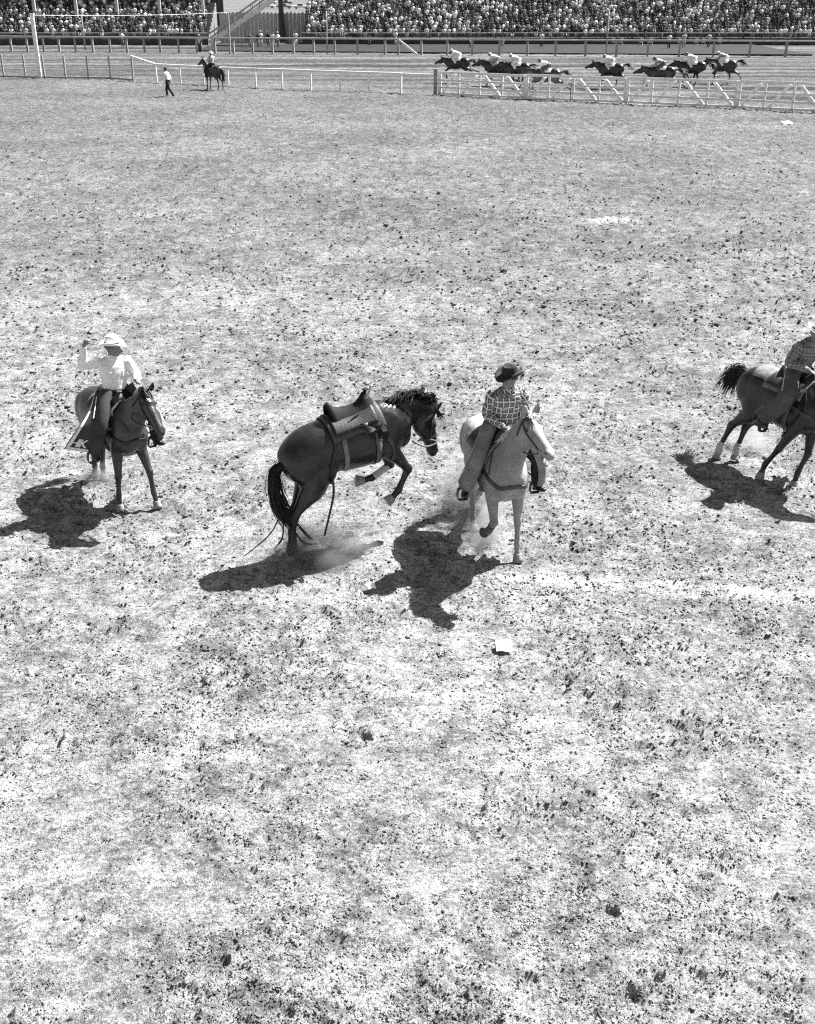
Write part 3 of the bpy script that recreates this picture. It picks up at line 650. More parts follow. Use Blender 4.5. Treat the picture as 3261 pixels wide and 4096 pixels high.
# ------------------------------------------------------------------ people
def attr_mesh(rings_list, name):
    """rings with an open seam and a 2-D cloth coordinate (metres round, metres along) stored as an attribute"""
    vs, fs, uv = [], [], []
    for rings in rings_list:
        b = len(vs); seg = len(rings[0]); v = 0.0; prev = None
        for i, r in enumerate(rings):
            cen = sum(r, Vector()) / seg
            if prev is not None: v += (cen - prev).length
            prev = cen; u = 0.0
            for k in range(seg + 1):
                p = r[k % seg]
                if k: u += (p - r[k - 1]).length
                vs.append(tuple(p)); uv += [u, v, 0.0]
        for i in range(len(rings) - 1):
            for k in range(seg): a = b + i * (seg + 1) + k; c_ = a + seg + 1; fs.append((a, c_, c_ + 1, a + 1))
        fs.append(tuple(b + k for k in range(seg))); e = b + (len(rings) - 1) * (seg + 1); fs.append(tuple(reversed([e + k for k in range(seg)])))
    me = bpy.data.meshes.new(name); me.from_pydata(vs, [], fs); me.update()
    at = me.attributes.new('cloth', 'FLOAT_VECTOR', 'POINT'); at.data.foreach_set('vector', uv)
    bm = bmesh.new(); bm.from_mesh(me); bmesh.ops.recalc_face_normals(bm, faces=bm.faces); bm.to_mesh(me); bm.free()
    return me
def crumple(rings, amp, seed):
    """soft folds in cloth"""
    r = random.Random(seed); ph = [(r.uniform(0, 6.28), r.uniform(2, 7), r.choice((1, 2, 3, 4, 5))) for _ in range(5)]
    n = len(rings); out = []
    for i, ring in enumerate(rings):
        c = sum(ring, Vector()) / len(ring); row = []
        for k, p in enumerate(ring):
            a = 2 * math.pi * k / len(ring); d = sum(math.sin(q + f * i / n * 9 + m * a) for q, f, m in ph) / 5
            row.append(p + (p - c).normalized() * (amp * d))
        out.append(row)
    return out
def plaid_mat(name, dark, light, line, per=.075, w=.22, stripes_only=False):
    m = bpy.data.materials.new(name); m.use_nodes = True; nt = m.node_tree; N, L = nt.nodes, nt.links; b = N['Principled BSDF']
    b.inputs['Roughness'].default_value = .85; b.inputs['Specular IOR Level'].default_value = .2
    at = N.new('ShaderNodeAttribute'); at.attribute_name = 'cloth'; sp = N.new('ShaderNodeSeparateXYZ'); L.new(at.outputs['Vector'], sp.inputs['Vector'])
    def M(op, a, b_=None):
        q = N.new('ShaderNodeMath'); q.operation = op
        for i, x in enumerate((a, b_)):
            if x is None: continue
            if isinstance(x, (int, float)): q.inputs[i].default_value = x
            else: L.new(x, q.inputs[i])
        return q.outputs[0]
    def band(src, c, width):
        f = M('FRACT', M('DIVIDE', src, per)); return M('LESS_THAN', M('ABSOLUTE', M('SUBTRACT', f, c)), width / 2)
    u, v = sp.outputs['X'], sp.outputs['Y']
    if stripes_only: g = M('MULTIPLY', band(u, .5, .5), line); val = M('ADD', M('MULTIPLY', g, 1.0), dark)
    else:
        g = M('ADD', band(u, .3, .42), band(v, .3, .42)); base = M('ADD', dark, M('MULTIPLY', g, (light - dark) / 2))
        ln = M('MAXIMUM', band(u, .78, w), band(v, .78, w)); val = M('MAXIMUM', base, M('MULTIPLY', ln, line))
    L.new(val, b.inputs['Base Color']); return m

SKIN = mat('skin', .22, .55, .12, 10, .35); SKIN_DARK = mat('skin_tanned', .19, .55, .12, 10, .35)
SHIRT_WHITE = mat('cotton_white', .80, .9, .05, 6, .2, .25, 14)
DENIM = mat('denim_dark', .025, .85, .3, 25, .2, .2, 30)
LEATHER = mat('leather', .055, .55, .3, 9, .35, .2, 50)
LEATHER_DARK = mat('leather_dark', .016, .5, .3, 9, .4, .2, 50)
LEATHER_TAN = mat('leather_tan', .15, .6, .3, 9, .3, .2, 50)
CHAPS = mat('chaps_suede', .045, .8, .3, 5, .2, .2, 40)
CHAPS_GREY = mat('chaps_grey', .20, .8, .3, 5, .2, .2, 40)
TRIM = mat('trim_white', .75, .8, .12, 30, .2)
FELT_WHITE = mat('felt_white', .74, .9, .06, 8, .15); FELT_BLACK = mat('felt_black', .022, .8, .2, 8, .25)
HAIR_GREY = mat('hair_grey', .12, .7, .3, 30, .2); HAIR_DARK = mat('hair_dark', .03, .7, .3, 30, .3)
METAL = mat('metal_worn', .45, .35, .2, 30, .5, metal=.8)
PLAID_A = plaid_mat('plaid_check', .035, .20, .62, .072, .22); PLAID_B = plaid_mat('plaid_faint', .09, .22, .30, .11, .12)

def hand(mb, wrist, d, palm, sz=1.0, curl=1.0, side=1):
    """palm, four fingers of different lengths and a thumb leaving the side of the palm"""
    d = d.normalized(); palm = (palm - d * palm.dot(d)).normalized(); lat = d.cross(palm).normalized() * side
    c = wrist + d * .05 * sz; mb.ell(c, (.054 * sz, .044 * sz, .019 * sz), (d, lat, palm), 12, 8)
    for i, (o, L) in enumerate(((.034, .072), (.0115, .082), (-.0115, .077), (-.034, .060))):
        p = wrist + d * (.088 * sz) + lat * (o * sz); pts = [p - d * .02]; a = .0; dd = d
        for s in range(4):
            pts.append(p.copy()); a += curl * (.35 + .2 * s); dd = d * math.cos(a) + palm * math.sin(a); p = p + dd * (L * sz / 3.4)
        mb.tube(pts, [.0105 * sz, .0105 * sz, .0098 * sz, .0092 * sz, .0075 * sz], 8)
    t0 = wrist + d * .03 + lat * .034 * sz; td = (d * .6 + lat * .75 + palm * .35).normalized()
    t1 = t0 + td * .04 * sz; td2 = (d * .8 + palm * (.3 + .5 * curl) - lat * .25 * curl).normalized(); mb.tube([t0 - td * .015, t0, t1, t1 + td2 * .038 * sz], [.013 * sz, .014 * sz, .0115 * sz, .008 * sz], 8)

def head_shape(mb, c, fwd, up, s=1.0, mouth_open=False):
    fwd = fwd.normalized(); up = (up - fwd * up.dot(fwd)).normalized(); lt = up.cross(fwd).normalized(); ax = (fwd, lt, up)
    def q(x, y, z): return c + fwd * (x * s) + lt * (y * s) + up * (z * s)
    mb.ell(q(-.008, 0, .03), (.098 * s, .076 * s, .092 * s), ax, 18, 12)
    loft(mb, [q(.02, 0, .03), q(.028, 0, -.03), q(.036, 0, -.075), q(.046, 0, -.108)], [.07 * s, .062 * s, .048 * s, .024 * s], [.075 * s, .068 * s, .052 * s, .028 * s], side=lt, seg=14)
    mb.ell(q(.068, 0, -.103), (.02 * s, .024 * s, .017 * s), ax)                           # chin
    mb.ell(q(.080, 0, .026), (.016 * s, .055 * s, .011 * s), ax)                           # brow
    loft(mb, [q(.082, 0, .015), q(.098, 0, -.012), q(.110, 0, -.030), q(.090, 0, -.042)], [.010 * s, .012 * s, .016 * s, .014 * s], [.012 * s, .013 * s, .013 * s, .01 * s], side=lt, seg=8)
    for k in (-1, 1):
        mb.ell(q(.070, k * .036, -.022), (.022 * s, .02 * s, .018 * s), ax)                # cheekbone
        mb.ell(q(-.005, k * .079, -.012), (.02 * s, .010 * s, .032 * s), ax)               # ear
    mb.ell(q(.088, 0, -.062), (.012 * s, .026 * s, .007 * s), ax); mb.ell(q(.086, 0, -.078), (.012 * s, .024 * s, .007 * s), ax)
    return q, ax

def cowboy_hat(root, c, fwd, up, m, brim=.205, crown=.125, curl=.055, band_mat=None, tilt=0):
    """felt hat: curled brim, creased crown, ribbon"""
    fwd = fwd.normalized(); up = (up - fwd * up.dot(fwd)).normalized(); lt = up.cross(fwd).normalized()
    rows = []
    nseg = 36
    prof = [(1.0, 0), (.86, 0), (.72, 0), (.60, .003), (.535, .012), (.51, .05), (.48, .09), (.44, .118), (.36, .13), (.25, .118), (.10, .108), (.01, .104)]
    for rr, h in prof:
        row = []
        for k in range(nseg):
            a = 2 * math.pi * k / nseg; ca, sa = math.cos(a), math.sin(a)
            ex, ey = (brim * 1.06, brim * .93) if rr > .57 else (brim * 1.06, brim * .90)
            x, y = ex * rr * ca, ey * rr * sa; z = h * crown / .125
            if rr > .56:
                t = (rr - .56) / .44; z += curl * t ** 1.6 * abs(sa) ** 1.5 - .022 * t * abs(ca) ** 2; y *= 1 - .16 * t * abs(sa)
            elif rr < .5: z += -.028 * math.exp(-(y / .03) ** 2) * (1 if rr < .42 else .5) + .014 * ca * (rr / .5) - .012 * math.exp(-((x - .05) / .03) ** 2) * abs(sa)
            row.append(c + fwd * x + lt * y + up * z)
        row.append(row[0].copy()); rows.append(row)
    mb = MB(); mb.grid(rows, .006); o = mb.build('hat', m, root, True)
    r = MB(); pts = [[c + fwd * (brim * 1.06 * f * math.cos(2 * math.pi * k / nseg)) + lt * (brim * .90 * f * math.sin(2 * math.pi * k / nseg)) + up * z for k in range(nseg + 1)] for f, z in ((.562, .012), (.550, .034))]
    r.grid(pts, .003); r.build('hat_band', band_mat or LEATHER_DARK, o, True)
    return o

def build_rider(root, J, M_, seed=1, hat=True, fine=True):
    """J: joints in the parent's frame. Body is one skin; clothing are children."""
    up, side = Vector(J.get('up', (0, 0, 1))).normalized(), Vector(J.get('side', (0, 1, 0))).normalized()
    fw = side.cross(up).normalized()
    j = {k: Vector(v) for k, v in J.items() if isinstance(v, (tuple, Vector)) and k != 'hat_off'}
    face = Vector(J['face']).normalized(); hup = Vector(J.get('hup', (0, 0, 1)))
    b = MB()
    q, ax = head_shape(b, j['head'], face, hup)
    loft(b, [j['neck'] - up * .05, j['neck'], q(-.02, 0, -.04)], [.062, .056, .054], [.066, .060, .060], side=side, seg=14)
    tors = [j['pelvis'], j['pelvis'].lerp(j['chest'], .33), j['pelvis'].lerp(j['chest'], .66), j['chest'], j['neck']]
    loft(b, tors, [.145, .14, .155, .165, .07], [.105, .10, .11, .11, .065], side=side, seg=18)
    hdl = J.get('hands', {})
    for s in ('L', 'R'):
        sh, el, wr = j['sh' + s], j['el' + s], j['wr' + s]
        loft(b, [sh.lerp(j['chest'], .3), sh, sh.lerp(el, .5), el, el.lerp(wr, .35), wr, wr + (wr - el).normalized() * .03], [.05, .055, .047, .040, .040, .028, .03], seg=12, side=side.cross((wr - sh).normalized()) if abs(side.dot((wr - sh).normalized())) > .8 else side)
        dd, pl, cu = hdl.get(s, (tuple((wr - el).normalized()), tuple(-up), 1.0)); hand(b, wr, Vector(dd), Vector(pl), 1.0, cu, 1 if s == 'R' else -1)
        hp_, kn, an, to = j['hip' + s], j['kn' + s], j['an' + s], j['toe' + s]
        loft(b, [hp_, hp_.lerp(kn, .4), kn, kn.lerp(an, .3), an], [.085, .08, .058, .055, .04], seg=12, side=V(0, 1, 0))
        loft(b, [an + V(0, 0, .02), an.lerp(to, .4) - V(0, 0, .02), to], [.035, .04, .03], [.045, .035, .022], seg=10, side=V(0, 1, 0))
    body = voxel(b, 'body', M_['skin'], root, .011 if fine else .022, 2, .4)
    # face
    for k in (-1, 1):
        e = MB(); e.ell(q(.084, k * .032, .006), (.008, .013, .006), ax); e.build('eye', EYE, root, True)
    e = MB(); e.ell(q(.095, 0, -.070), (.008, .020, .010 if J.get('shout') else .003), ax); e.build('mouth', EYE, root, True)
    hr = MB(); hr.ell(q(-.022, 0, .030), (.094, .083, .082), ax, 18, 12); hr.build('hair', M_['hair'], root, True)
    # shirt
    R = loft_rings([j['pelvis'], j['pelvis'].lerp(j['chest'], .25), j['pelvis'].lerp(j['chest'], .5), j['pelvis'].lerp(j['chest'], .8), j['chest'] + up * .02, j['chest'] + up * .065, j['chest'].lerp(j['neck'], .72) + up * .012, j['neck'] - up * .012, j['neck'] + up * .02],
                   [.165, .166, .170, .188, .200, .192, .135, .080, .066], [.128, .126, .124, .128, .122, .112, .092, .074, .070], side=side, seg=26, sub=4, power=2.2)
    rl = [crumple(R, .013, seed)]
    for s in ('L', 'R'):
        sh, el, wr = j['sh' + s], j['el' + s], j['wr' + s]; sd = side if abs(side.dot((wr - sh).normalized())) < .8 else up
        rl.append(crumple(loft_rings([sh.lerp(j['chest'], .5) - up * .03, sh - up * .012, sh.lerp(el, .5), el, el.lerp(wr, .45), wr.lerp(el, .1), wr], [.055, .074, .068, .060, .056, .042, .036], [.055, .078, .068, .060, .056, .042, .036], side=sd, seg=16, sub=5), .012, seed + 5))
    sh_o = mesh_obj('shirt', attr_mesh(rl, 'shirt'), M_['shirt'], root, True)
    cl = MB()                                                                    # collar
    for k in (-1, 1):
        g = []
        for i in range(7):
            a = math.radians(12 + i * 26) * k; dr = fw * math.cos(a) + side * math.sin(a); o_ = j['neck'] + up * .012
            g.append([o_ + dr * .066 + up * .03, o_ + dr * (.088 if i else .10) - up * (.012 if i else .035)])
        cl.grid(g, .005)
    cl.build('collar', M_.get('collar', M_['shirt'] if M_['shirt'].name.startswith('cotton') else SHIRT_WHITE if False else M_['shirt']), sh_o, True)
    fr = j['pelvis'].lerp(j['chest'], .74)
    for k in (-1, 1):
        pk = MB(); pk.grid([[fr + side * (k * .085 + a) + fw * (.124 - abs(a) * .25 - abs(k * .085 + a) ** 2) + up * b for a in (-.042, 0, .042)] for b in (.05, .028, .02, -.03, -.05)], .006)
        pk.build('pocket', M_['shirt'], sh_o, True)
    for o_ in [c for c in sh_o.children]:
        at = o_.data.attributes.new('cloth', 'FLOAT_VECTOR', 'POINT'); at.data.foreach_set('vector', [x for v in o_.data.vertices for x in ((v.co - j['chest']).dot(side) + .31, (v.co - j['chest']).dot(up) + .295, 0.0)])
    # trousers, belt, boots
    t = MB(); loft(t, [j['pelvis'] - up * .10, j['pelvis'] - up * .02, j['pelvis'] + up * .04], [.15, .172, .165], [.12, .135, .13], side=side, seg=20)
    for s in ('L', 'R'):
        hp_, kn, an = j['hip' + s], j['kn' + s], j['an' + s]
        loft(t, [hp_ - (kn - hp_) * .15, hp_.lerp(kn, .3), kn, kn.lerp(an, .4), an + (kn - an) * .02], [.095, .10, .078, .072, .07], [.11, .105, .08, .075, .072], seg=14, side=V(0, 1, 0))
    t.build('trousers', M_['trousers'], root, True)
    bl = MB(); cc = j['pelvis'] + up * .035
    pts = [[cc + side * (.180 * math.cos(a * math.pi / 12)) + fw * (.142 * math.sin(a * math.pi / 12)) + up * z for a in range(25)] for z in (-.018, .018)]
    bl.grid(pts, .006); bo = bl.build('belt', LEATHER_DARK, root, True)
    bk = MB(); bk.box(cc + fw * .146, (.008, .055, .04), (fw, side, up)); bk.build('buckle', METAL, bo)
    for s in ('L', 'R'):
        an, to, kn = j['an' + s], j['toe' + s], j['kn' + s]; m = MB(); d = (to - an); d.z = min(d.z, 0); L = d.length
        loft(m, [an.lerp(kn, .32), an.lerp(kn, .1), an, an - V(0, 0, .035)], [.060, .056, .050, .045], [.062, .058, .054, .055], seg=14, side=V(0, 1, 0))
        loft(m, [an - d * .28 - V(0, 0, .035), an + d * .1 - V(0, 0, .03), an.lerp(to, .6) - V(0, 0, .025), to, to + d * .14], [.036, .046, .048, .036, .012], [.04, .05, .036, .024, .01], seg=12, side=V(0, 1, 0))
        m.box(an - d * .25 - V(0, 0, .085), (.05, .05, .035)); m.build('boot', M_['boot'], root, True)
    if hat: cowboy_hat(root, q(-.012, 0, .055) + Vector(J.get('hat_off', (0, 0, 0))), (face + ax[2] * J.get('hat_tilt', -.05) if 'hat_tilt' in J else face), ax[2], M_['hat'], **J.get('hat_kw', {}))
    return dict(q=q, ax=ax, fw=fw, up=up, side=side, j=j, body=body)

# ------------------------------------------------------------------ saddle and tack
def drape(bvh, x0, x1, amax, off, nx=14, na=17, c0=None, axis_z=1.15, tilt=0.0, D=None):
    """grid of points lying on the horse's back: x range, angle range either side of the spine"""
    g = []
    for i in range(nx):
        x = x0 + (x1 - x0) * i / (nx - 1); row = []
        for k in range(na):
            t = 2 * k / (na - 1) - 1; a = t * amax
            c = D(V(x + tilt * abs(t), 0, axis_z)); upv = (D(V(x + tilt * abs(t), 0, axis_z + .3)) - c).normalized(); d = (upv * math.cos(a) + V(0, 1, 0) * math.sin(a)).normalized()
            hit, no, _, _ = bvh.ray_cast(c + d * 1.2, -d)
            if hit is None: hit, no = c + d * .3, d
            row.append(hit + d * off)
        g.append(row)
    # soften steps
    for _ in range(2):
        g = [[(g[max(i - 1, 0)][k] + g[i][k] * 2 + g[min(i + 1, nx - 1)][k]) / 4 for k in range(na)] for i in range(nx)]
    return g
def western_saddle(root, info, m_seat=None, m_skirt=None, m_pad=None, horn_wrap=None, stirrups=None, cx=.14):
    """pad, skirt, seat, cantle, swell, horn, fenders and stirrups on a horse's back"""
    D, bvh = info['D'], info['bvh']; m_seat = m_seat or LEATHER; m_skirt = m_skirt or LEATHER_DARK
    sd = empty('saddle', tuple(D(V(cx, 0, 1.46))), parent=root); off = -Vector(sd.location)
    def put(mb, name, m, smooth=True):
        mb.v = [tuple(Vector(v) + off) for v in mb.v]; return mb.build(name, m, sd, smooth)
    a = MB(); a.grid(drape(bvh, cx - .40, cx + .34, 1.05, .012, D=D), .022); put(a, 'saddle_pad', m_pad or mat('wool_pad', .16, .95, .4, 30, .1, .4, 60))
    a = MB(); a.grid(drape(bvh, cx - .33, cx + .27, .86, .038, D=D, tilt=-.02), .014); put(a, 'skirt', m_skirt)
    # seat: dished loft from cantle to swell
    rows = []
    prof = [(-.27, .20, .15), (-.25, .225, .165), (-.21, .15, .165), (-.12, .10, .16), (0, .085, .14), (.10, .10, .13), (.17, .15, .14), (.21, .20, .12), (.25, .17, .10), (.28, .07, .10)]
    for x, h, w in prof:
        row = []
        for k in range(13):
            t = 2 * k / 12 - 1; dome = (1 - abs(t) ** 2.4)
            if x < -.2: dome = (1 - abs(t) ** 3)
            base = .03; row.append(D(V(cx + x, t * w, 1.462 + base + (h - base) * dome - .10 * abs(t) ** 2)))
        rows.append(row)
    a = MB(); a.grid(rows, .02); put(a, 'seat', m_seat)
    h = MB(); p0 = D(V(cx + .215, 0, 1.63)); p1 = D(V(cx + .245, 0, 1.70)); u = (p1 - p0).normalized()
    h.tube([p0, p0.lerp(p1, .6), p1], [.026, .021, .022], 10); h.ell(p1 + u * .008, (.042, .042, .012)); put(h, 'horn', horn_wrap or m_seat)
    for s in (-1, 1):
        f = MB(); foot = stirrups[s] if stirrups else D(V(cx + .12, s * .42, .88))
        top = D(V(cx + .06, s * .235, 1.40)); mid = bvh.find_nearest(top.lerp(foot, .5) + V(0, s * .1, 0))[0] + V(0, s * .035, 0)
        g = []
        for i in range(8):
            p = cr([top, mid, foot + V(0, 0, .14)], i / 7 * 2); w = (.05, .07, .085, .09, .08, .055, .03, .02)[i]; g.append([p - V(w, 0, 0), p + V(0, s * .01, 0), p + V(w, 0, 0)])
        f.grid(g, .008); put(f, 'fender', m_skirt)
        r = MB(); g = []
        pts = [foot + V(0, 0, .12), foot + V(0, s * .055, .08), foot + V(0, s * .066, .0), foot + V(0, s * .05, -.05), foot + V(0, -s * .05, -.05), foot + V(0, -s * .066, 0), foot + V(0, -s * .055, .08), foot + V(0, 0, .12)]
        g = [[p - V(.03, 0, 0), p + V(.03, 0, 0)] for p in pts]; r.grid(g, .012); put(r, 'stirrup', m_seat, False)
    c = MB(); x = cx + .18                                   # cinch round the girth
    ring = []
    for k in range(20):
        a_ = 2 * math.pi * k / 20; ring.append(D(V(x + .06 * math.cos(a_), .36 * math.sin(a_), 1.12 + .45 * math.cos(a_))))
    strap(c, [p for p in ring[3:18]], .075, bvh, .012, .004, 4); put(c, 'cinch', mat('cinch_cord', .12, .9, .3, 30, .1))
    return sd
def bridle(root, info, m, bit=True, brow=True, noseband=False, w=.02):
    hp, bvh = info['hp'], info['bvh']; o = MB()
    for s in (-1, 1):
        strap(o, [hp(-.01, s * .02, -.03), hp(.03, s * .085, .05), hp(.22, s * .12, .10), hp(.45, s * .10, .12), hp(.74, s * .07, .13)], w, bvh, .007, .004, 5)
        strap(o, [hp(.0, s * .06, .02), hp(.12, s * .12, .2), hp(.2, s * .05, .33), hp(.2, 0, .35)], w, bvh, .007, .004, 5)
    if brow: strap(o, [hp(.07, -.10, .06), hp(.10, -.05, -.01), hp(.11, 0, -.02), hp(.10, .05, -.01), hp(.07, .10, .06)], w, bvh, .007, .004, 5)
    if noseband: strap(o, [hp(.55, 0, -.02), hp(.56, .08, .03), hp(.58, .08, .13), hp(.58, 0, .2), hp(.58, -.08, .13), hp(.56, -.08, .03)], w * 1.3, bvh, .008, .004, 5, True)
    b = o.build('bridle', m, root)
    if bit:
        for s in (-1, 1):
            r = MB(); c = hp(.77, s * .075, .135); r.tube([c + info['hd'] * (.032 * math.cos(k * .785)) + info['hu'] * (.032 * math.sin(k * .785)) for k in range(9)], .006, 6); r.build('bit_ring', METAL, b, True)
    return b
def breast_collar(root, info, m, w=.05, z=1.10):
    D, bvh = info['D'], info['bvh']; o = MB()
    strap(o, [D(V(.30, -.35, 1.20)), D(V(.45, -.35, 1.17)), D(V(.62, -.32, z + .03)), D(V(.80, -.20, z)), D(V(.95, 0, z - .02)), D(V(.80, .20, z)), D(V(.62, .32, z + .03)), D(V(.45, .35, 1.17)), D(V(.30, .35, 1.20))], w, bvh, .011, .005, 8)
    for s in (-1, 1): strap(o, [D(V(.42, s * .2, 1.55)), D(V(.52, s * .3, 1.4)), D(V(.60, s * .33, z + .1))], .02, bvh, .008, .004, 6)
    return o.build('breast_collar', m, root)
def rein(root, pts, m, r=.007, name='rein'):
    o = MB(); P_ = [Vector(p) for p in pts]; n = 16; o.tube([cr(P_, i * (len(P_) - 1) / n) for i in range(n + 1)], r, 6); return o.build(name, m, root, True)

# ------------------------------------------------------------------ the riders and horses in the arena
def place(name, x, y, yaw, roll=0.0, sc=1.0, z=0.0):
    o = empty(name, (x, y, z), (math.radians(roll), 0, math.radians(yaw))); o.scale = (sc, sc, sc); return o
def chap(root, J, s, mt, trim=True, width=(.10, .15, .23, .30), back=-1, scallop=True, letters=None, name='chap', end=.93, rad=(.115, .11, .10, .095), flare=.0):
    """wide leather legging: wraps the front of the leg, flares into a wing behind it. s = -1 right, 1 left"""
    hp_, kn, an = J['hip' + s], J['kn' + s], J['an' + s]; sg = 1 if s == 'L' else -1; ax_pts = [hp_ + V(0, 0, .05), kn, an + (an - kn) * .02]
    def surf(u, t):
        c = cr(ax_pts, u * 2 * end); ta = (cr(ax_pts, min(2, u * 2 * end + .05)) - cr(ax_pts, max(0, u * 2 * end - .05))).normalized()
        out = V(-.12, sg, .15); out = (out - ta * out.dot(ta)).normalized(); bk = ta.cross(out) * sg; bk = bk if bk.x < 0 else -bk
        w = cr(list(width), u * 3); r = cr(list(rad), u * 3)
        if t < .45:
            a = (1 - t / .45) * 2.0; return c + out * (r * math.cos(a)) - bk * (r * math.sin(a))
        k = (t - .45) / .55; rip = .016 * math.sin(k * 5 + u * 4) * k
        return c + out * (r * (1 - .12 * k) + rip) + (bk * (1 - flare) + out * flare).normalized() * (w * k) + V(0, 0, -.05 * k * u)
    m = MB(); m.grid([[surf(i / 18, t / 20) for t in range(21)] for i in range(19)], .006); o = m.build(name, mt, root, True)
    def off(u, t, d=.007):
        p = surf(u, t); a = surf(min(1, u + .02), t) - surf(max(0, u - .02), t); b = surf(u, min(1, t + .02)) - surf(u, max(0, t - .02)); n = a.cross(b).normalized()
        if n.y * sg < 0: n = -n
        return p + n * d
    if trim:
        b = MB(); edge = [(i / 20 * .9 + .08, .975) for i in range(21)] + [(.985, .975 - .5 * i / 12) for i in range(1, 13)]
        g = []
        for i, (u, t) in enumerate(edge):
            c0 = off(u, t); u2, t2 = (u, t - .085) if i < 21 else (u - .045, t); g.append([c0, off(u2, t2)])
        b.grid(g, .004); b.build('trim', TRIM, o, True)
    if scallop:
        b = MB(); g = []
        for i in range(26):
            u = .08 + .34 * i / 25; w = .022 + .016 * abs(math.sin(i * .75)); g.append([off(u, .56 - w), off(u, .56 + w)])
        b.grid(g, .004); b.build('scalloped_strip', TRIM, o, True)
    if letters:
        for nm, strokes in letters:
            b = MB()
            for (u0, t0), (u1, t1), w in strokes:
                n = 6; du, dt = u1 - u0, t1 - t0; L = math.hypot(du * 2.6, dt) or 1; nx, ny = -dt / L * w / 2.6, du * 2.6 / L * w
                b.grid([[off(u0 + du * i / n + nx, t0 + dt * i / n + ny, .009), off(u0 + du * i / n - nx, t0 + dt * i / n - ny, .009)] for i in range(n + 1)], .004)
            b.build(nm, TRIM, o)
    return o

# --- dark brown horse with the white-shirted rider -----------------------------------------------
hk = place('saddle_horse', -3.94, 13.74, -52, sc=.94)
tag(hk, 'dark brown saddle horse walking toward the camera under the rider in white shirt', 'horse', 'saddle horses in the arena')
P1 = dict(neck=[(.55, 0, 1.27), (.75, .03, 1.48), (.89, .08, 1.65), (.96, .12, 1.78)], head_dir=(.60, .05, -.78), head_side=(-.08, 1, 0),
          fr=dict(a=(2, -4, 6, 6), lat=4, plant=0), fl=dict(a=(28, 4, 18, 18), lat=3, plant=.02), hl=dict(a=(24, -46, -8, 10, 10), lat=-4, plant=0), hr=dict(a=(20, -52, -12, -22, -25), lat=-5, plant=.02))
i1 = build_horse(hk, P1, COAT_BROWN, HAIR_BLACK, HOOF_PALE, EYE)
add_mane(hk, i1, P1['neck'], HAIR_BLACK, .2, 80, 1, seed=4); add_forelock(hk, i1, HAIR_BLACK, 20, 5, .2)
add_tail(hk, i1, HAIR_BLACK, [(-.80, 0, 1.33), (-.90, 0, 1.26), (-.94, 0, 1.0), (-.93, 0, .75), (-.92, 0, .5)])
western_saddle(hk, i1, stirrups={1: V(.30, .44, .80), -1: V(.30, -.46, .80)}); bridle(hk, i1, LEATHER_DARK); breast_collar(hk, i1, LEATHER_DARK)
r1 = place('person', -3.87, 13.72, -52, sc=.95)
tag(r1, 'rider in white shirt and white hat with right arm raised, wearing flared lettered chaps', 'person', 'mounted riders in the arena')
J1 = dict(pelvis=(.10, 0, 1.64), chest=(.10, .0, 1.98), neck=(.12, .0, 2.12), head=(.155, .01, 2.25), face=(.60, .78, -.05), hup=(.05, 0, 1),
          shL=(.13, .185, 2.05), elL=(.20, .29, 1.80), wrL=(.42, .18, 1.83), shR=(.05, -.175, 2.06), elR=(-.06, -.36, 2.02), wrR=(.04, -.34, 2.31),
          hipL=(.12, .13, 1.58), knL=(.38, .36, 1.27), anL=(.26, .45, .86), toeL=(.42, .48, .83), hipR=(.12, -.13, 1.58), knR=(.38, -.36, 1.27), anR=(.26, -.46, .86), toeR=(.42, -.50, .83),
          shout=True, hands={'R': ((.35, .35, .9), (.9, .2, -.3), 1.25), 'L': ((.9, -.1, .1), (0, -.6, -.6), 1.3)})
J1['hat_kw'] = dict(brim=.175)
q1 = build_rider(r1, J1, dict(skin=SKIN_DARK, shirt=SHIRT_WHITE, trousers=DENIM, boot=LEATHER_DARK, hair=HAIR_GREY, hat=FELT_WHITE), 3)
HK_ = [('letter_h', [((.77, .57), (.92, .57), .026), ((.77, .72), (.92, .72), .026), ((.845, .57), (.845, .72), .026)]), ('letter_k', [((.77, .78), (.92, .78), .026), ((.86, .78), (.77, .92), .026), ((.84, .81), (.92, .93), .026)])]
HK_ = [(n, [((a[0], 1.5 - a[1]), (b[0], 1.5 - b[1]), w) for a, b, w in st]) for n, st in HK_]
chap(r1, q1['j'], 'R', CHAPS, width=(.07, .14, .25, .35), letters=HK_, end=.97, flare=.68); chap(r1, q1['j'], 'L', CHAPS, width=(.07, .13, .22, .30), end=.97, flare=.4)
rein(hk, [i1['hp'](.78, .08, .13), (1.0, .22, 1.42), (.75, .2, 1.55), (.46, .17, 1.84)], LEATHER_DARK, .007); rein(hk, [i1['hp'](.78, -.08, .13), (.95, -.1, 1.50), (.75, .1, 1.62), (.45, .17, 1.85)], LEATHER_DARK, .007)

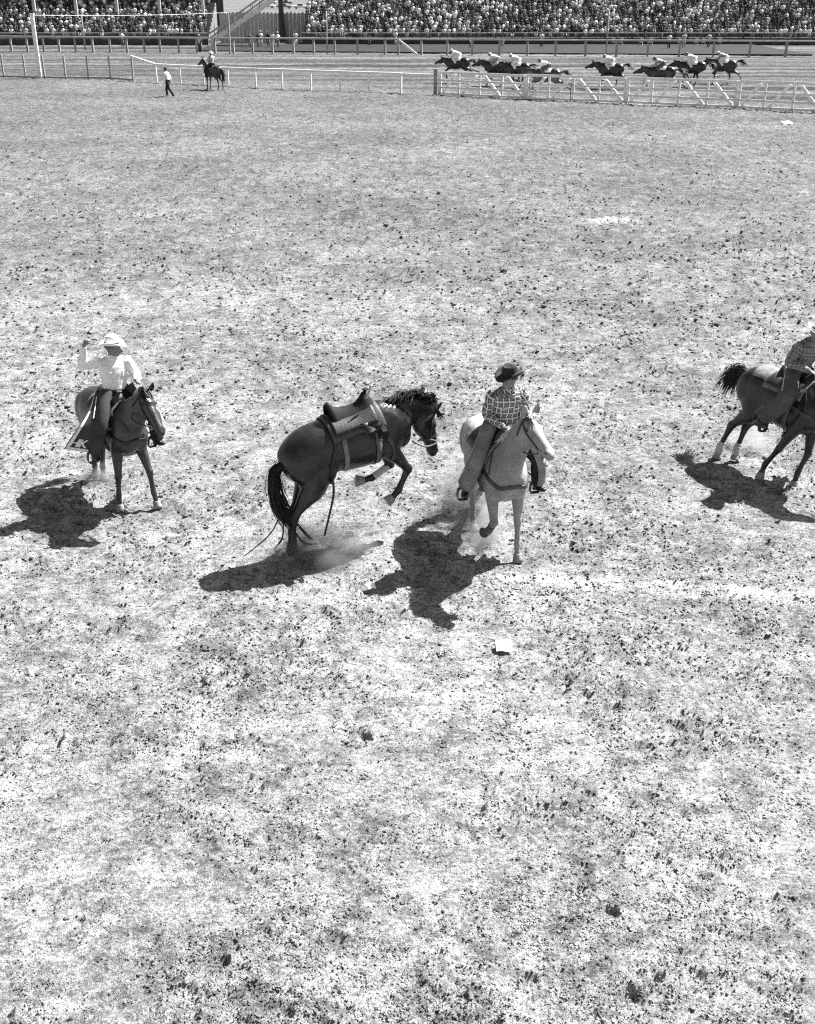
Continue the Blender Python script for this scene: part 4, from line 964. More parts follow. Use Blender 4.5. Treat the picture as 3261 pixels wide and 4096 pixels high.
# --- the bucking horse without a rider -----------------------------------------------------------
bk = place('bucking_horse', -.73, 12.20, 26)
tag(bk, 'riderless black bucking horse with arched back and both front feet off the ground', 'horse')
P2 = dict(pitch=13, arch=.09, dz=.07, head_len=.58, neck=[(.49, 0, 1.50), (.76, .03, 1.66), (1.00, .05, 1.67), (1.17, .06, 1.55)], head_dir=(.06, -.02, -1), ear=(.35, 0, .9),
          fr=dict(a=(38, -26, -45, -60)), fl=dict(a=(24, -62, -85, -95)), hl=dict(a=(4, -32, -4, 2, 2), lat=-6, plant=0), hr=dict(a=(2, -36, -8, -2, -2), lat=-3, plant=0))
i2 = build_horse(bk, P2, COAT_DARK, HAIR_BLACK, HOOF_PALE, EYE); D2 = i2['D']
add_mane(bk, i2, P2['neck'], HAIR_BLACK, .26, 900, -1, up=.75, seed=8, droop=.45, wave=.06, rad=.0046, sweep=.75); add_forelock(bk, i2, HAIR_BLACK, 22, 6, .18)
t0 = D2(V(-.81, 0, 1.28))
add_tail(bk, i2, HAIR_BLACK, [t0, t0 + V(-.10, 0, -.08), t0 + V(-.12, -.02, -.30), t0 + V(-.06, -.06, -.55), t0 + V(.05, -.10, -.76)], 560, .05, .0045, 9, .075,
         wisps=[[t0 + V(-.06, 0, -.65), t0 + V(-.2, -.02, -.85), t0 + V(-.42, -.05, -.98), t0 + V(-.58, -.05, -1.08)], [t0 + V(-.04, -.05, -.7), t0 + V(-.08, -.1, -.9), t0 + V(-.2, -.12, -1.02)], [t0 + V(.0, -.1, -.8), t0 + V(-.02, -.14, -1.0), t0 + V(-.12, -.16, -1.12)],
                [t0 + V(.08, -.1, -.7), t0 + V(.22, -.14, -.92), t0 + V(.30, -.16, -1.0)], [t0 + V(.05, -.1, -.8), t0 + V(.18, -.14, -1.0), t0 + V(.36, -.16, -1.03)]])
bs = western_saddle(bk, i2, mat('leather_brown', .020, .8, .4, 9, .15), LEATHER_DARK, stirrups={1: D2(V(.22, .42, .95)), -1: D2(V(.36, -.36, 1.22))}, cx=.16, m_pad=LEATHER)
o = MB(); D_, B_ = D2, i2['bvh']                       # halter, rear cinch, flank strap and the loose strap hanging from it
hb = bridle(bk, i2, LEATHER, bit=False, brow=True, noseband=True, w=.026); hb.name = 'halter'
strap(o, [D_(V(-.06, -.30, 1.46)), D_(V(-.10, -.40, 1.25)), D_(V(-.13, -.38, 1.0)), D_(V(-.16, -.25, .8))], .055, B_, .012, .006, 8); o.build('rear_cinch', LEATHER_TAN, bk)
o = MB(); strap(o, [D_(V(-.14, -.22, 1.52)), D_(V(-.20, -.38, 1.3)), D_(V(-.30, -.38, 1.05)), D_(V(-.36, -.2, .85))], .045, B_, .01, .006, 8); o.build('flank_strap', LEATHER_DARK, bk)
p = B_.find_nearest(D_(V(-.34, -.30, .90)))[0]; o = MB(); pts = [p + V(0, -.01, .05), p + V(0, -.03, -.02), p + V(.01, -.02, -.2), p + V(-.05, -.02, -.45), p + V(-.13, -.03, -.72)]
strap(o, pts, .03, None, .006, nrm=V(.3, -1, 0).normalized()); o.build('loose_strap', LEATHER_DARK, bk)
o = MB(); strap(o, [D_(V(.30, -.25, 1.45)), D_(V(.42, -.36, 1.25)), D_(V(.50, -.36, 1.0)), D_(V(.46, -.2, .84))], .04, B_, .01, .006, 8); o.build('latigo', LEATHER, bk)
rein(bk, [i2['hp'](.58, -.07, .16), D_(V(1.12, -.10, .90)), D_(V(.95, -.12, .86)), D_(V(.80, -.10, .95))], LEATHER_TAN, .011, 'halter_rope')
o = MB(); c = D_(V(.36, -.10, 1.64)); g = [[c + V(.012 * i - .02, -.04, .034 * i), c + V(.012 * i + .012, -.035, .034 * i), c + V(.012 * i + .03, -.01, .034 * i)] for i in range(6)]
o.grid(g, .01); o.build('flipped_stirrup_leather', mat('rawhide', .4, .7, .2, 20), bk, True)
for nm, jj in (('fl', i2['legs']['fl']),):             # pale wrap on the far cannon
    o = MB(); a, b = jj[1], jj[2]; loft(o, [a.lerp(b, .1), a.lerp(b, .5), a.lerp(b, .9)], [.046, .043, .046], seg=12); o.build('leg_wrap', mat('gauze', .55, .9, .2, 30), bk, True)

# --- the palomino and the rider in checked shirt --------------------------------------------------
pa = place('palomino_horse', 1.05, 12.36, -77, sc=.98)
tag(pa, 'pale palomino horse with open mouth cantering toward the camera beside the bucking horse', 'horse', 'saddle horses in the arena')
P3 = dict(neck=[(.55, 0, 1.27), (.71, .02, 1.52), (.82, .07, 1.76), (.87, .14, 1.96)], head_dir=(.90, .16, -.44), head_side=(-.16, .98, 0), mouth=1.0,
          fl=dict(a=(8, 4, 14, 14), plant=0), fr=dict(a=(20, -42, -58, -65)), hr=dict(a=(36, -22, 8, 18, 18), plant=0), hl=dict(a=(30, -50, -40, -80, -85)))
i3 = build_horse(pa, P3, COAT_PALE, HAIR_PALE, dict(fl=HOOF_PALE, fr=HOOF_DARK, hl=HOOF_DARK, hr=HOOF_PALE), EYE)
add_mane(pa, i3, P3['neck'], HAIR_PALE, .22, 90, -1, seed=12, droop=1.0); add_forelock(pa, i3, HAIR_PALE, 18, 13, .16)
add_tail(pa, i3, HAIR_PALE, [(-.80, 0, 1.33), (-.92, 0, 1.26), (-1.0, 0, 1.0), (-1.02, .04, .75), (-1.0, .06, .55)])
western_saddle(pa, i3, LEATHER, LEATHER_DARK, stirrups={1: V(.26, .46, .80), -1: V(.24, -.46, .80)}); bridle(pa, i3, LEATHER); breast_collar(pa, i3, LEATHER)
o = MB()
for k in (0, 1):                                        # boots on the lifted fore leg
    a, b = i3['legs']['fr'][1], i3['legs']['fr'][2]; loft(o, [a.lerp(b, .35), a.lerp(b, .7), b.lerp(i3['legs']['fr'][3], .4)], [.048, .046, .052], [.05, .048, .056], seg=12)
    break
o.build('splint_boot', mat('boot_wrap', .10, .8, .3, 20), pa, True)
r2 = place('person', 1.10, 12.36, -77, sc=.98)
tag(r2, 'rider in black hat and checked shirt on the palomino horse', 'person', 'mounted riders in the arena')
J2 = dict(pelvis=(.12, .05, 1.64), chest=(.14, .045, 1.98), neck=(.165, .045, 2.12), head=(.20, .04, 2.245), face=(.45, -.88, -.16), hup=(.05, 0, 1),
          shL=(.15, .225, 2.05), elL=(.14, .29, 1.80), wrL=(.38, .19, 1.74), shR=(.14, -.135, 2.05), elR=(.10, -.20, 1.79), wrR=(.34, -.06, 1.70),
          hipL=(.12, .13, 1.58), knL=(.38, .36, 1.27), anL=(.22, .45, .86), toeL=(.38, .49, .84), hipR=(.12, -.13, 1.58), knR=(.36, -.37, 1.27), anR=(.17, -.46, .86), toeR=(.33, -.52, .84),
          hands={'R': ((.8, .5, -.2), (.2, .3, -.8), 1.0), 'L': ((.8, -.4, -.1), (0, -.5, -.8), 1.2)})
J2['hat_kw'] = dict(curl=.06, brim=.185)
q2 = build_rider(r2, J2, dict(skin=SKIN_DARK, shirt=PLAID_A, trousers=DENIM, boot=LEATHER_DARK, hair=HAIR_DARK, hat=FELT_BLACK), 11)
BR = [('brand_mark', [((.70, .62), (.80, .66), .02), ((.70, .70), (.80, .74), .02)])]
chap(r2, q2['j'], 'R', CHAPS_GREY, width=(.05, .07, .09, .12), trim=False, letters=BR, rad=(.12, .115, .11, .105)); chap(r2, q2['j'], 'L', CHAPS_GREY, width=(.06, .12, .20, .26), trim=False, scallop=False)
rein(pa, [i3['hp'](.78, -.08, .14), (1.0, .05, 1.62), (.75, .05, 1.62), (.44, .10, 1.72)], LEATHER, .007); rein(pa, [i3['hp'](.78, .08, .14), (1.0, .35, 1.60), (.75, .28, 1.60), (.46, .18, 1.74)], LEATHER, .007)
o = MB()                                                # saddle blanket pack behind the seat
o.grid(drape(i3['bvh'], -.48, -.18, .8, .02, D=i3['D']), .02); o.build('rump_pad', mat('canvas_pale', .55, .9, .35, 9, .1), pa, True)

# --- the horse leaving the frame on the right -----------------------------------------------------
rt = place('saddle_horse', 5.14, 14.52, -60, roll=-9, sc=.955, z=-.03)
tag(rt, 'dark horse with white socks turning at the edge, ridden in dull plaid shirt', 'horse', 'saddle horses in the arena')
P4 = dict(neck=[(.56, 0, 1.27), (.80, .02, 1.46), (1.0, .06, 1.62), (1.12, .10, 1.76)], head_dir=(.72, .2, -.66), head_side=(-.2, .97, 0),
          fr=dict(a=(-22, -26, -5, 0), lat=6, plant=0), fl=dict(a=(14, -8, 5, 5), lat=-10, plant=0), hr=dict(a=(16, -44, -14, 0, 5), lat=5, plant=0), hl=dict(a=(26, -34, 0, 10, 10), lat=-12, plant=.05))
i4 = build_horse(rt, P4, COAT_BLACK, HAIR_BLACK, HOOF_PALE, EYE)
add_mane(rt, i4, P4['neck'], HAIR_BLACK, .2, 80, 1, seed=14); add_forelock(rt, i4, HAIR_BLACK, 18, 15)
add_tail(rt, i4, HAIR_BLACK, [(-.80, 0, 1.34), (-.90, 0, 1.36), (-1.03, .02, 1.29), (-1.13, .04, 1.15), (-1.18, .05, 1.0)], 360, .06, .0065, 16, .14)
western_saddle(rt, i4, LEATHER_DARK, LEATHER_DARK, stirrups={1: V(.24, .46, .80), -1: V(.12, -.46, .80)}); bridle(rt, i4, LEATHER); breast_collar(rt, i4, LEATHER)
for nm in ('hl', 'hr'):
    jj = i4['legs'][nm]; o = MB(); loft(o, [jj[2].lerp(jj[3], .80), jj[3].lerp(jj[2], .08), jj[3], jj[4]], [.045, .050, .054, .052], [.052, .058, .063, .058], seg=12); o.build('white_sock', HAIR_PALE, rt, True)
o = MB(); o.grid(drape(i4['bvh'], -.50, -.20, .75, .02, D=i4['D']), .02); o.build('rump_pad', mat('canvas_grey', .22, .9, .4, 9, .1), rt, True)
r3 = place('person', 5.14, 14.52, -60, roll=-9, sc=.955, z=-.03)
tag(r3, 'rider in white hat and dull plaid shirt on dark horse cut by the frame', 'person', 'mounted riders in the arena')
J3 = dict(pelvis=(.10, 0, 1.64), chest=(.17, -.01, 1.97), neck=(.21, -.02, 2.11), head=(.26, -.03, 2.24), face=(.62, -.75, -.12), hup=(.05, 0, 1),
          shL=(.16, .18, 2.03), elL=(.24, .30, 1.79), wrL=(.44, .16, 1.74), shR=(.16, -.20, 2.03), elR=(.16, -.32, 1.78), wrR=(.40, -.14, 1.72),
          hipL=(.12, .13, 1.58), knL=(.38, .36, 1.27), anL=(.22, .45, .86), toeL=(.38, .49, .84), hipR=(.12, -.13, 1.58), knR=(.32, -.38, 1.27), anR=(.04, -.46, .88), toeR=(.20, -.50, .84),
          hands={'R': ((.8, .5, -.2), (.2, .3, -.8), 1.0), 'L': ((.8, -.4, -.1), (0, -.5, -.8), 1.2)})
J3['hat_kw'] = dict(brim=.18)
q3 = build_rider(r3, J3, dict(skin=SKIN, shirt=PLAID_B, trousers=DENIM, boot=LEATHER, hair=HAIR_DARK, hat=FELT_WHITE), 17)
chap(r3, q3['j'], 'R', mat('chaps_brown', .085, .8, .3, 5, .2, .2, 40), width=(.05, .08, .11, .15), trim=False, rad=(.12, .12, .115, .115)); chap(r3, q3['j'], 'L', CHAPS, width=(.05, .08, .11, .15), trim=False, scallop=False)
rein(rt, [i4['hp'](.78, -.08, .14), (1.1, -.05, 1.45), (.8, -.05, 1.6), (.46, -.10, 1.74)], LEATHER, .007); rein(rt, [i4['hp'](.78, .08, .14), (1.1, .25, 1.45), (.8, .2, 1.6), (.48, .14, 1.75)], LEATHER, .007)

# ------------------------------------------------------------------ walking man, mounted outrider, racehorses
def jockey(root, hr, tone, pants, cap, seed):
    J = dict(pelvis=(-.06, 0, 1.72), chest=(.27, 0, 1.83), neck=(.40, 0, 1.87), head=(.51, 0, 1.92), face=(1, 0, .1), up=(.92, 0, .35), side=(0, 1, 0), hup=(-.1, 0, 1),
             shL=(.32, .17, 1.83), elL=(.42, .24, 1.62), wrL=(.66, .08, 1.56), shR=(.32, -.17, 1.83), elR=(.42, -.24, 1.62), wrR=(.66, -.08, 1.56),
             hipL=(-.05, .11, 1.66), knL=(.30, .27, 1.48), anL=(.05, .30, 1.16), toeL=(.2, .31, 1.12), hipR=(-.05, -.11, 1.66), knR=(.30, -.27, 1.48), anR=(.05, -.30, 1.16), toeR=(.2, -.31, 1.12))
    q = build_rider(root, J, dict(skin=SKIN, shirt=tone, trousers=pants, boot=LEATHER_DARK, hair=HAIR_DARK), seed, hat=False, fine=False)
    c = MB(); c.ell(q['q'](-.01, 0, .05), (.115, .092, .085), q['ax']); c.ell(q['q'](.10, 0, .04), (.055, .06, .010), q['ax']); c.build('cap', cap, root, True)
SILK = [mat('silk_white', .8, .5, .05, 4), mat('silk_grey', .3, .5, .1, 4), mat('silk_dark', .06, .5, .1, 4), mat('silk_light', .6, .5, .05, 4)]
G_FL = [dict(fr=dict(a=(70, 45, 30, 20)), fl=dict(a=(52, 5, -20, -30)), hl=dict(a=(-15, -75, -55, -60, -60)), hr=dict(a=(-5, -80, -75, -80, -80))),
        dict(fr=dict(a=(-25, -60, -75, -80)), fl=dict(a=(5, -75, -100, -110)), hl=dict(a=(60, 5, 30, 40, 40)), hr=dict(a=(50, -15, 15, 30, 30))),
        dict(fr=dict(a=(45, -50, -80, -90)), fl=dict(a=(12, 0, 15, 15), plant=0), hl=dict(a=(45, -30, 5, 20, 20)), hr=dict(a=(0, -70, -40, -30, -30)))]
racers = [((1832, 318), 0, 0, 3, 'leading racehorse out in front near the running rail end'), ((1985, 330), 2, 0, 3, 'second racehorse, far side of the bunched group'), ((2068, 342), 1, 3, 3, 'racehorse in the middle of the bunch, jockey all in white'),
          ((2185, 378), 0, 0, 2, 'racehorse at the back of the bunch nearest the white gates'), ((2440, 340), 2, 0, 1, 'racehorse running alone behind the bunch'), ((2640, 366), 0, 1, 2, 'low stretched racehorse nearest the gates in the rear group'),
          ((2765, 335), 1, 0, 2, 'racehorse of the rear group whose jockey sits tall in white'), ((2890, 322), 2, 1, 0, 'last racehorse at the tail of the field')]
for k, ((px, py), pose, sk, cp, lab) in enumerate(racers):
    p = G(px, py + 15); yaw = 158 + (k * 37 % 7) - 3
    h = place('racehorse', p.x, p.y, yaw, sc=1.07); tag(h, 'dark ' + lab, 'horse', 'racehorses on the track')
    P = dict(neck=[(.58, 0, 1.24), (.85, 0, 1.38), (1.07, 0, 1.46), (1.24, 0, 1.50)], head_dir=(.84, 0, -.50), **G_FL[pose]); P['dz'] = (.10, .06, .0)[pose]
    inf = build_horse(h, P, (COAT_BLACK, COAT_DARK, COAT_BLACK, COAT_BROWN)[k % 4], HAIR_BLACK, HOOF_DARK, EYE, vox=.034, detail=False)
    add_mane(h, inf, P['neck'], HAIR_BLACK, .16, 60, 1, seed=30 + k, rad=.012); add_tail(h, inf, HAIR_BLACK, [(-.80, 0, 1.42), (-.95, 0, 1.47), (-1.12, 0, 1.44), (-1.28, 0, 1.34), (-1.42, 0, 1.20)], 70, .045, .013, 40 + k, .22)
    o = MB(); o.grid(drape(inf['bvh'], -.28, .22, .95, .015, 8, 11, D=inf['D']), .012); o.build('saddle_cloth', SILK[0], h, True); bridle(h, inf, LEATHER_DARK, bit=False)
    r = place('person', p.x, p.y, yaw, z=P['dz'] * 1.07, sc=1.07); tag(r, 'jockey crouched on the ' + lab, 'person', 'jockeys in the race')
    jockey(r, h, SILK[sk], SILK[0] if k in (2, 6, 7) else SILK[(0, 1, 0, 2, 3, 2, 0, 1)[k]], SILK[cp], 50 + k)
# mounted outrider seen from behind
p = G(858, 358); oh = place('saddle_horse', p.x, p.y, 141); tag(oh, 'brown saddle horse standing at the running rail under striped-shirt rider', 'horse')
P5 = dict(neck=[(.56, 0, 1.28), (.74, 0, 1.52), (.88, 0, 1.74), (.98, 0, 1.90)], head_dir=(.72, .1, -.66), fl=dict(a=(2, 0, 12, 12), plant=0), fr=dict(a=(10, 2, 12, 12), plant=0), hl=dict(a=(26, -38, 0, 14, 14), plant=0), hr=dict(a=(18, -46, -10, 8, 8), plant=0))
i5 = build_horse(oh, P5, COAT_BROWN, HAIR_BLACK, HOOF_DARK, EYE, vox=.03, detail=False); add_mane(oh, i5, P5['neck'], HAIR_BLACK, .2, 60, 1, seed=60, rad=.012); add_tail(oh, i5, HAIR_BLACK, [(-.80, 0, 1.33), (-.92, 0, 1.27), (-.97, 0, 1.0), (-.96, 0, .7), (-.95, 0, .4)], 40, .06, .02, 61)
western_saddle(oh, i5, LEATHER_DARK, LEATHER_DARK); bridle(oh, i5, LEATHER_DARK, bit=False)
r = place('person', p.x, p.y, 141); tag(r, 'rider in striped shirt and white hat on horse beside the running rail', 'person')
J5 = dict(pelvis=(.10, 0, 1.64), chest=(.08, 0, 1.98), neck=(.09, 0, 2.12), head=(.11, 0, 2.25), face=(.9, -.4, 0), shL=(.09, .185, 2.05), elL=(.12, .29, 1.8), wrL=(.36, .15, 1.75), shR=(.09, -.185, 2.05), elR=(.12, -.29, 1.8), wrR=(.36, -.15, 1.75),
          hipL=(.12, .13, 1.58), knL=(.38, .36, 1.27), anL=(.22, .45, .86), toeL=(.38, .49, .84), hipR=(.12, -.13, 1.58), knR=(.38, -.36, 1.27), anR=(.22, -.45, .86), toeR=(.38, -.49, .84))
build_rider(r, J5, dict(skin=SKIN, shirt=plaid_mat('shirt_stripes', .12, .5, .6, .075, .3, True), trousers=DENIM, boot=LEATHER_DARK, hair=HAIR_DARK, hat=FELT_WHITE), 62, fine=False)
# the man walking
p = G(676, 387); r = place('person', p.x, p.y, 168); tag(r, 'man in white shirt and dark trousers walking left across the arena', 'person')
J6 = dict(pelvis=(0, 0, .98), chest=(.04, 0, 1.32), neck=(.06, 0, 1.47), head=(.09, 0, 1.60), face=(1, .1, -.05), shL=(.05, .185, 1.40), elL=(.16, .24, 1.16), wrL=(.36, .22, 1.02), shR=(.05, -.185, 1.40), elR=(-.10, -.24, 1.16), wrR=(-.12, -.22, .92),
          hipL=(0, .10, .90), knL=(-.10, .11, .50), anL=(-.36, .11, .14), toeL=(-.24, .11, .04), hipR=(0, -.10, .90), knR=(.16, -.11, .50), anR=(.14, -.11, .10), toeR=(.30, -.11, .05))
q = build_rider(r, J6, dict(skin=SKIN, shirt=SHIRT_WHITE, trousers=DENIM, boot=LEATHER_DARK, hair=HAIR_DARK), 63, hat=False, fine=False)
c = MB(); c.ell(q['q'](-.01, 0, .06), (.115, .092, .075), q['ax']); c.ell(q['q'](.11, 0, .05), (.06, .06, .010), q['ax']); c.build('cap', FELT_BLACK, r, True)

# ------------------------------------------------------------------ spectators
CLOTH = {'white': mat('shirt_crowd_white', .86, .85, .05, 3), 'pale': mat('shirt_crowd_pale', .58, .85, .1, 3), 'grey': mat('shirt_crowd_grey', .16, .85, .15, 3), 'dark': mat('shirt_crowd_dark', .03, .85, .2, 3), 'mid': mat('shirt_crowd_mid', .30, .85, .2, 12)}
PANTS = [mat('trousers_dark', .05, .9, .2, 3), mat('trousers_mid', .2, .9, .2, 3), mat('trousers_pale', .5, .9, .1, 3)]
CROWD_SKIN = mat('skin_crowd', .12, .6, .2, 3); STRAW = mat('straw_hat', .55, .9, .1, 6)
def person_shape(pose, hat):
    """roles: 0 skin, 1 shirt, 2 trousers, 3 hair, 4 hat"""
    m = MB(); st = pose == 'stand'; lean = {'lean': .14}.get(pose, 0.0); z0 = .88 if st else .48
    m.mi = 1; loft(m, [(0, 0, z0 - .02), (0, -lean * .4, z0 + .25), (0, -lean, z0 + .48), (0, -lean, z0 + .58)], [.15, .17, .205, .09], [.11, .11, .115, .07], side=V(1, 0, 0), seg=6, sub=1)
    sh = z0 + .50
    for s in (-1, 1):
        m.mi = 1; el = (s * .25, -.06 - lean, sh - .27); hd = {'arms': (s * .10, -.22, sh + .05), 'stand': (s * .22, -.05, sh - .50)}.get(pose, (s * .09, -.30 - lean, sh - .33))
        m.tube([(s * .19, -lean, sh), el], [.062, .05], 5); m.mi = 0; m.tube([el, hd], [.042, .035], 4); m.ell(hd, (.045, .045, .05), None, 4, 3)
        m.mi = 2
        if st: m.tube([(s * .09, 0, .92), (s * .10, -.02, .5), (s * .10, 0, .04)], [.095, .075, .06], 5)
        else: m.tube([(s * .09, 0, .50), (s * .12, -.42, .50), (s * .12, -.40, .06)], [.09, .075, .055], 5)
        m.mi = 3; m.ell((s * .11, -.06 if st else -.46, .04), (.05, .12, .04), None, 4, 3)
    hz = z0 + .74; m.mi = 0; m.tube([(0, -lean, z0 + .55), (0, -lean, z0 + .66)], .055, 6); m.ell((0, -.015 - lean, hz), (.078, .095, .118), None, 7, 5)
    m.mi = 3; m.ell((0, .018 - lean, hz + .028), (.088, .096, .105), None, 7, 5)
    if hat: m.mi = 4; m.ell((0, -lean, hz + .085), (.095, .105, .09), None, 8, 4); m.ell((0, -lean - .01, hz + .06), (.17, .185, .014), None, 10, 4)
    return m
SHAPES = {(p_, h_): person_shape(p_, h_) for p_ in ('sit', 'lean', 'arms', 'stand') for h_ in (False, True)}
_pm = {}
def spect_mesh(pose, hat, cloth, pant):
    k = (pose, hat, cloth, pant)
    if k not in _pm:
        me = SHAPES[(pose, hat)].mesh('spectator')
        for mm in (CROWD_SKIN, CLOTH[cloth], PANTS[pant], HAIR_DARK, STRAW): me.materials.append(mm)
        me.polygons.foreach_set('use_smooth', [True] * len(me.polygons)); _pm[k] = me
    return _pm[k]
rc = random.Random(5); TONES = ['white'] * 27 + ['pale'] * 14 + ['mid'] * 14 + ['grey'] * 22 + ['dark'] * 34
WORD = {'white': 'white', 'pale': 'pale', 'mid': 'light grey', 'grey': 'grey', 'dark': 'dark'}; PW = {'sit': 'sitting upright', 'lean': 'leaning forward', 'arms': 'with raised hands', 'stand': 'standing'}
def zone(x): return ('near the finish post' if x < -40 else 'in the middle' if x < -32 else 'near the ramp') if x < -20 else ('near the board fence' if x < 0 else 'above the leading racehorses' if x < 17 else 'above the rear racehorses' if x < 36 else 'at far right')
def spectator(x, y, z, yaw, pose, hat, cloth, where, sc=1.0):
    o = bpy.data.objects.new('person', spect_mesh(pose, hat, cloth, rc.choice((0, 0, 1, 2)))); COL.objects.link(o); o.location = (x, y, z); o.rotation_euler = (0, 0, yaw); o.scale = (sc, sc, sc)
    lab = 'spectator in %s shirt%s %s %s' % (WORD[cloth], ' and hat' if hat else '', PW[pose], where); lab = lab.replace('ZONE', zone(x)).replace('sitting upright', 'sitting').replace('light grey', 'greyish'); tag(o, lab, 'person', lab.replace('spectator', 'spectators', 1)); return o
spots = []
for row in range(10):
    for side, (xa, xb) in (('left', (-54, -24.6)), ('right', (-12.2, 54))):
        x = xa + rc.uniform(0, .4)
        while x < xb:
            if rc.random() < .93: spots.append((row, side, x + rc.uniform(-.1, .1)))
            x += rc.uniform(.44, .74) + (rc.uniform(.4, 1.1) if rc.random() < .035 else 0)
count = 0; stuff = {}
vs, fs, mi = [], [], []; SLOT = {0: 0, 3: 8, 4: 9}; CI = {'white': 1, 'pale': 2, 'mid': 3, 'grey': 4, 'dark': 5}; base = 0
for row, side, x in spots:
    pose = rc.choices(('sit', 'lean', 'arms', 'stand'), (42, 34, 12, 10 if row < 8 else 4))[0]; hat = rc.random() < .09; cl = rc.choice(TONES); z = F0 + row * RISE + (rc.uniform(-.05, .06) if row > 1 else 0); y = SY + row * TREAD + (.52 if pose != 'stand' else .3); yaw = rc.gauss(.12, .45)
    if row < 2 and count < 272:
        spectator(x, y, z, yaw, pose, hat, cl, '%s row, %s stand, ZONE' % (('front', 'second')[row], side), rc.uniform(.92, 1.06)); count += 1; continue
    S = SHAPES[(pose, hat)]; c_, s_ = math.cos(yaw), math.sin(yaw); k = rc.uniform(.80, 1.10); v = np.array(S.v) * k
    vs.append(np.stack([v[:, 0] * c_ - v[:, 1] * s_ + x, v[:, 0] * s_ + v[:, 1] * c_ + y, v[:, 2] + z], -1)); pi = rc.choice((6, 6, 7))
    for f in S.f: fs.append(tuple(i + base for i in f))
    mi += [CI[cl] if r_ == 1 else pi if r_ == 2 else SLOT[r_] for r_ in S.m]; base += len(v)
me = bpy.data.meshes.new('crowd'); me.from_pydata(np.concatenate(vs).tolist(), [], fs); me.update()
crowd = mesh_obj('crowd', me, [CROWD_SKIN, CLOTH['white'], CLOTH['pale'], CLOTH['mid'], CLOTH['grey'], CLOTH['dark'], PANTS[0], PANTS[1], HAIR_DARK, STRAW], None, True); me.polygons.foreach_set('material_index', mi)
tag(crowd, 'dense crowd of spectators filling the upper rows of both grandstands', 'crowd', kind='stuff')
# people on the apron
for px, py, cl, hat, pose, w in ((Z1(1675, 436) + ('pale', True, 'stand', 'by the outer rail left of the ramp')), (Z1(1030, 395) + ('white', False, 'stand', 'before the middle of the left grandstand')), (Z2(10, 436) + ('grey', False, 'stand', 'at the foot of the ramp')), (Z2(420, 405) + ('grey', False, 'stand', 'before the board fence, leftmost of the group')), (Z2(490, 404) + ('dark', False, 'stand', 'before the board fence beside the woman in white')), (Z2(512, 392) + ('white', True, 'stand', 'before the board fence')), (Z2(575, 396) + ('dark', False, 'stand', 'near the thick dark mast')),
                              (Z2(615, 405) + ('white', False, 'stand', 'near the thick dark mast')), (Z2(655, 405) + ('white', True, 'stand', 'right of the thick dark mast')), (Z2(805, 392) + ('white', False, 'stand', 'alone before the railing right of the mast')), (Z2(1640, 385) + ('white', True, 'stand', 'beside the leaning white plank')), (Z2(1420, 385) + ('dark', False, 'sit', 'on the apron left of the leaning plank')), (Z3(600, 405) + ('white', False, 'sit', 'on the apron above the leading jockeys')), (Z3(860, 395) + ('pale', False, 'sit', 'on the apron above the bunched jockeys')),
                              (Z3(1185, 400) + ('white', False, 'stand', 'on the apron above the rear of the bunch')), (Z4(520, 404) + ('white', False, 'stand', 'among the folding chairs')), (Z4(640, 396) + ('pale', False, 'stand', 'right of the folding chairs')), (Z4(840, 396) + ('pale', False, 'stand', 'between the last two folding chairs'))):
    p = G(px, py); y = min(p.y, 142.6); spectator(p.x * y / p.y, y, 0, rc.uniform(-.6, .6) + (math.pi if w.startswith('among') else 0), pose, hat, cl, w, 1.0 if pose == 'stand' else .85)
# litter in the arena
PAPER = mat('paper', .88, .8, .03, 10)
def paper(px, py, w, d, rot, label):
    p = G(px, py); q = MB(); z = float(ground_z(np.array([p.x]), np.array([p.y]))[0]) if 'ground_z' in globals() else 0
    q.grid([[V((i / 4 - .5) * w, (j / 4 - .5) * d, .012 * math.sin(i * 1.3 + j) + .012 * (j == 4)) for j in range(5)] for i in range(5)], .002); o = q.build('paper_scrap', PAPER); o.location = (p.x, p.y, z + .05); o.rotation_euler = (.25, .05, rot); tag(o, label, 'paper', 'scraps of paper in the arena')
paper(2014, 2606, .165, .155, .05, 'square white sheet of paper on the dirt below the palomino')
paper(1484, 2358, .10, .09, .6, 'small white scrap beside the shadow of the palomino rider'); paper(3150, 497, .55, .5, .2, 'white scrap far out by the gates on the right')

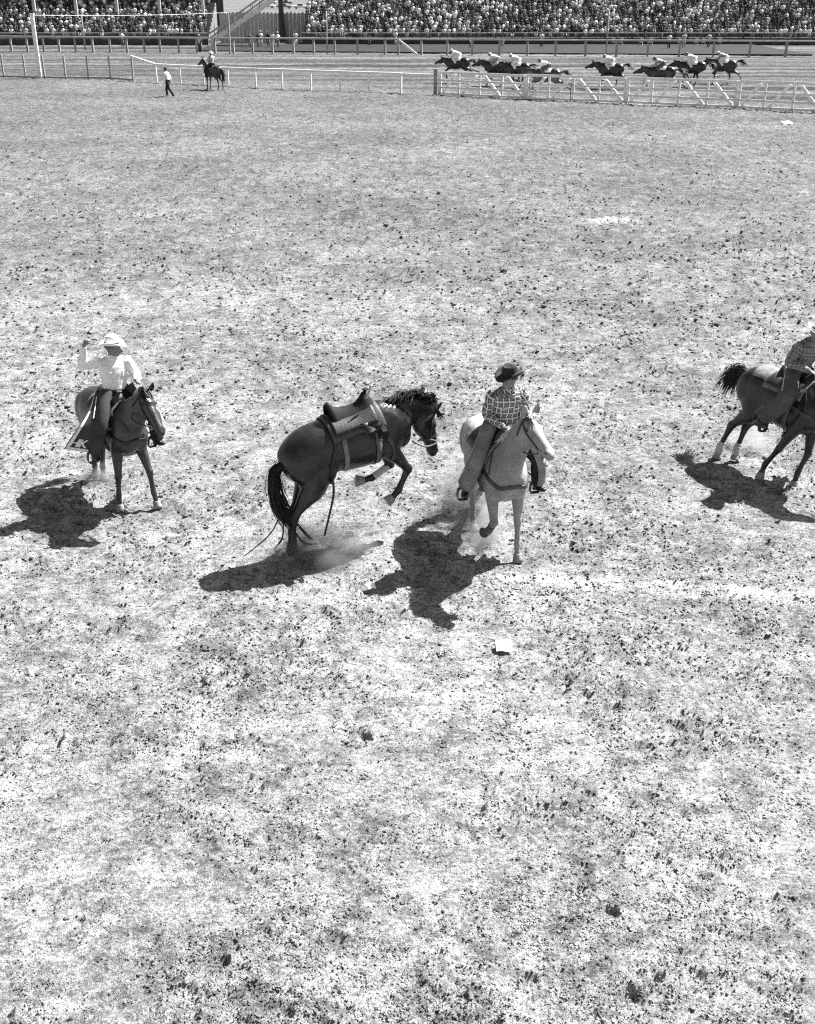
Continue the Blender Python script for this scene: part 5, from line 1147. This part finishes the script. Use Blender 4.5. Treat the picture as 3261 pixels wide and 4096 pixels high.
# ------------------------------------------------------------------ dust kicked up by hooves: real puffs of thin smoke
def dust(c, r, dens, label, seed):
    m = bpy.data.materials.new('dust'); m.use_nodes = True; nt = m.node_tree; nt.nodes.remove(nt.nodes['Principled BSDF']); N, L = nt.nodes, nt.links; out = N['Material Output']
    v = N.new('ShaderNodeVolumePrincipled'); v.inputs['Color'].default_value = (.9, .9, .9, 1); v.inputs['Anisotropy'].default_value = .3; L.new(v.outputs['Volume'], out.inputs['Volume'])
    tc = N.new('ShaderNodeTexCoord'); nz = N.new('ShaderNodeTexNoise'); nz.inputs['Scale'].default_value = 2.2; nz.inputs['Detail'].default_value = 3; mp_ = N.new('ShaderNodeMapping'); mp_.inputs['Location'].default_value = (seed, seed * 2, 0)
    L.new(tc.outputs['Object'], mp_.inputs['Vector']); L.new(mp_.outputs['Vector'], nz.inputs['Vector'])
    ln = N.new('ShaderNodeVectorMath'); ln.operation = 'LENGTH'; L.new(tc.outputs['Object'], ln.inputs[0])
    def M(op, a, b):
        q = N.new('ShaderNodeMath'); q.operation = op
        for i, x in enumerate((a, b)):
            if isinstance(x, (int, float)): q.inputs[i].default_value = x
            else: L.new(x, q.inputs[i])
        return q.outputs[0]
    fall = M('MAXIMUM', M('SUBTRACT', 1.0, ln.outputs['Value']), 0.0); n2 = M('MAXIMUM', M('MULTIPLY', M('SUBTRACT', nz.outputs['Fac'], .40), 4.0), 0.0); L.new(M('MULTIPLY', M('MULTIPLY', fall, n2), dens), v.inputs['Density'])
    q = MB(); q.ell((0, 0, 0), (1, 1, 1), None, 20, 12); o = q.build('dust_puff', m, None, True); o.location = c; o.scale = r; tag(o, label, 'dust', 'dust kicked up by hooves', 'stuff')
p = G(1185, 2230); dust((p.x + .25, p.y + .0, .16), (.80, .50, .40), 12.0, 'thin dust round the hind feet of the bucking horse', 1.3)
p = G(1870, 2080); dust((p.x + .1, p.y + .35, .30), (.55, .55, .60), 12.0, 'thin dust behind the palomino hind legs', 4.1)
p = G(1960, 2200); dust((p.x - .1, p.y + .25, .18), (.45, .40, .36), 10.0, 'thin dust under the lifted fore foot of the palomino', 7.7)
p = G(375, 1920); dust((p.x + .12, p.y, .10), (.42, .32, .24), 8.0, 'thin dust round hind feet of the white-shirted rider horse', 2.9)
p = G(2960, 1800); dust((p.x + .1, p.y, .12), (.5, .35, .26), 8.0, 'thin dust round the white socks of the right horse', 9.1)
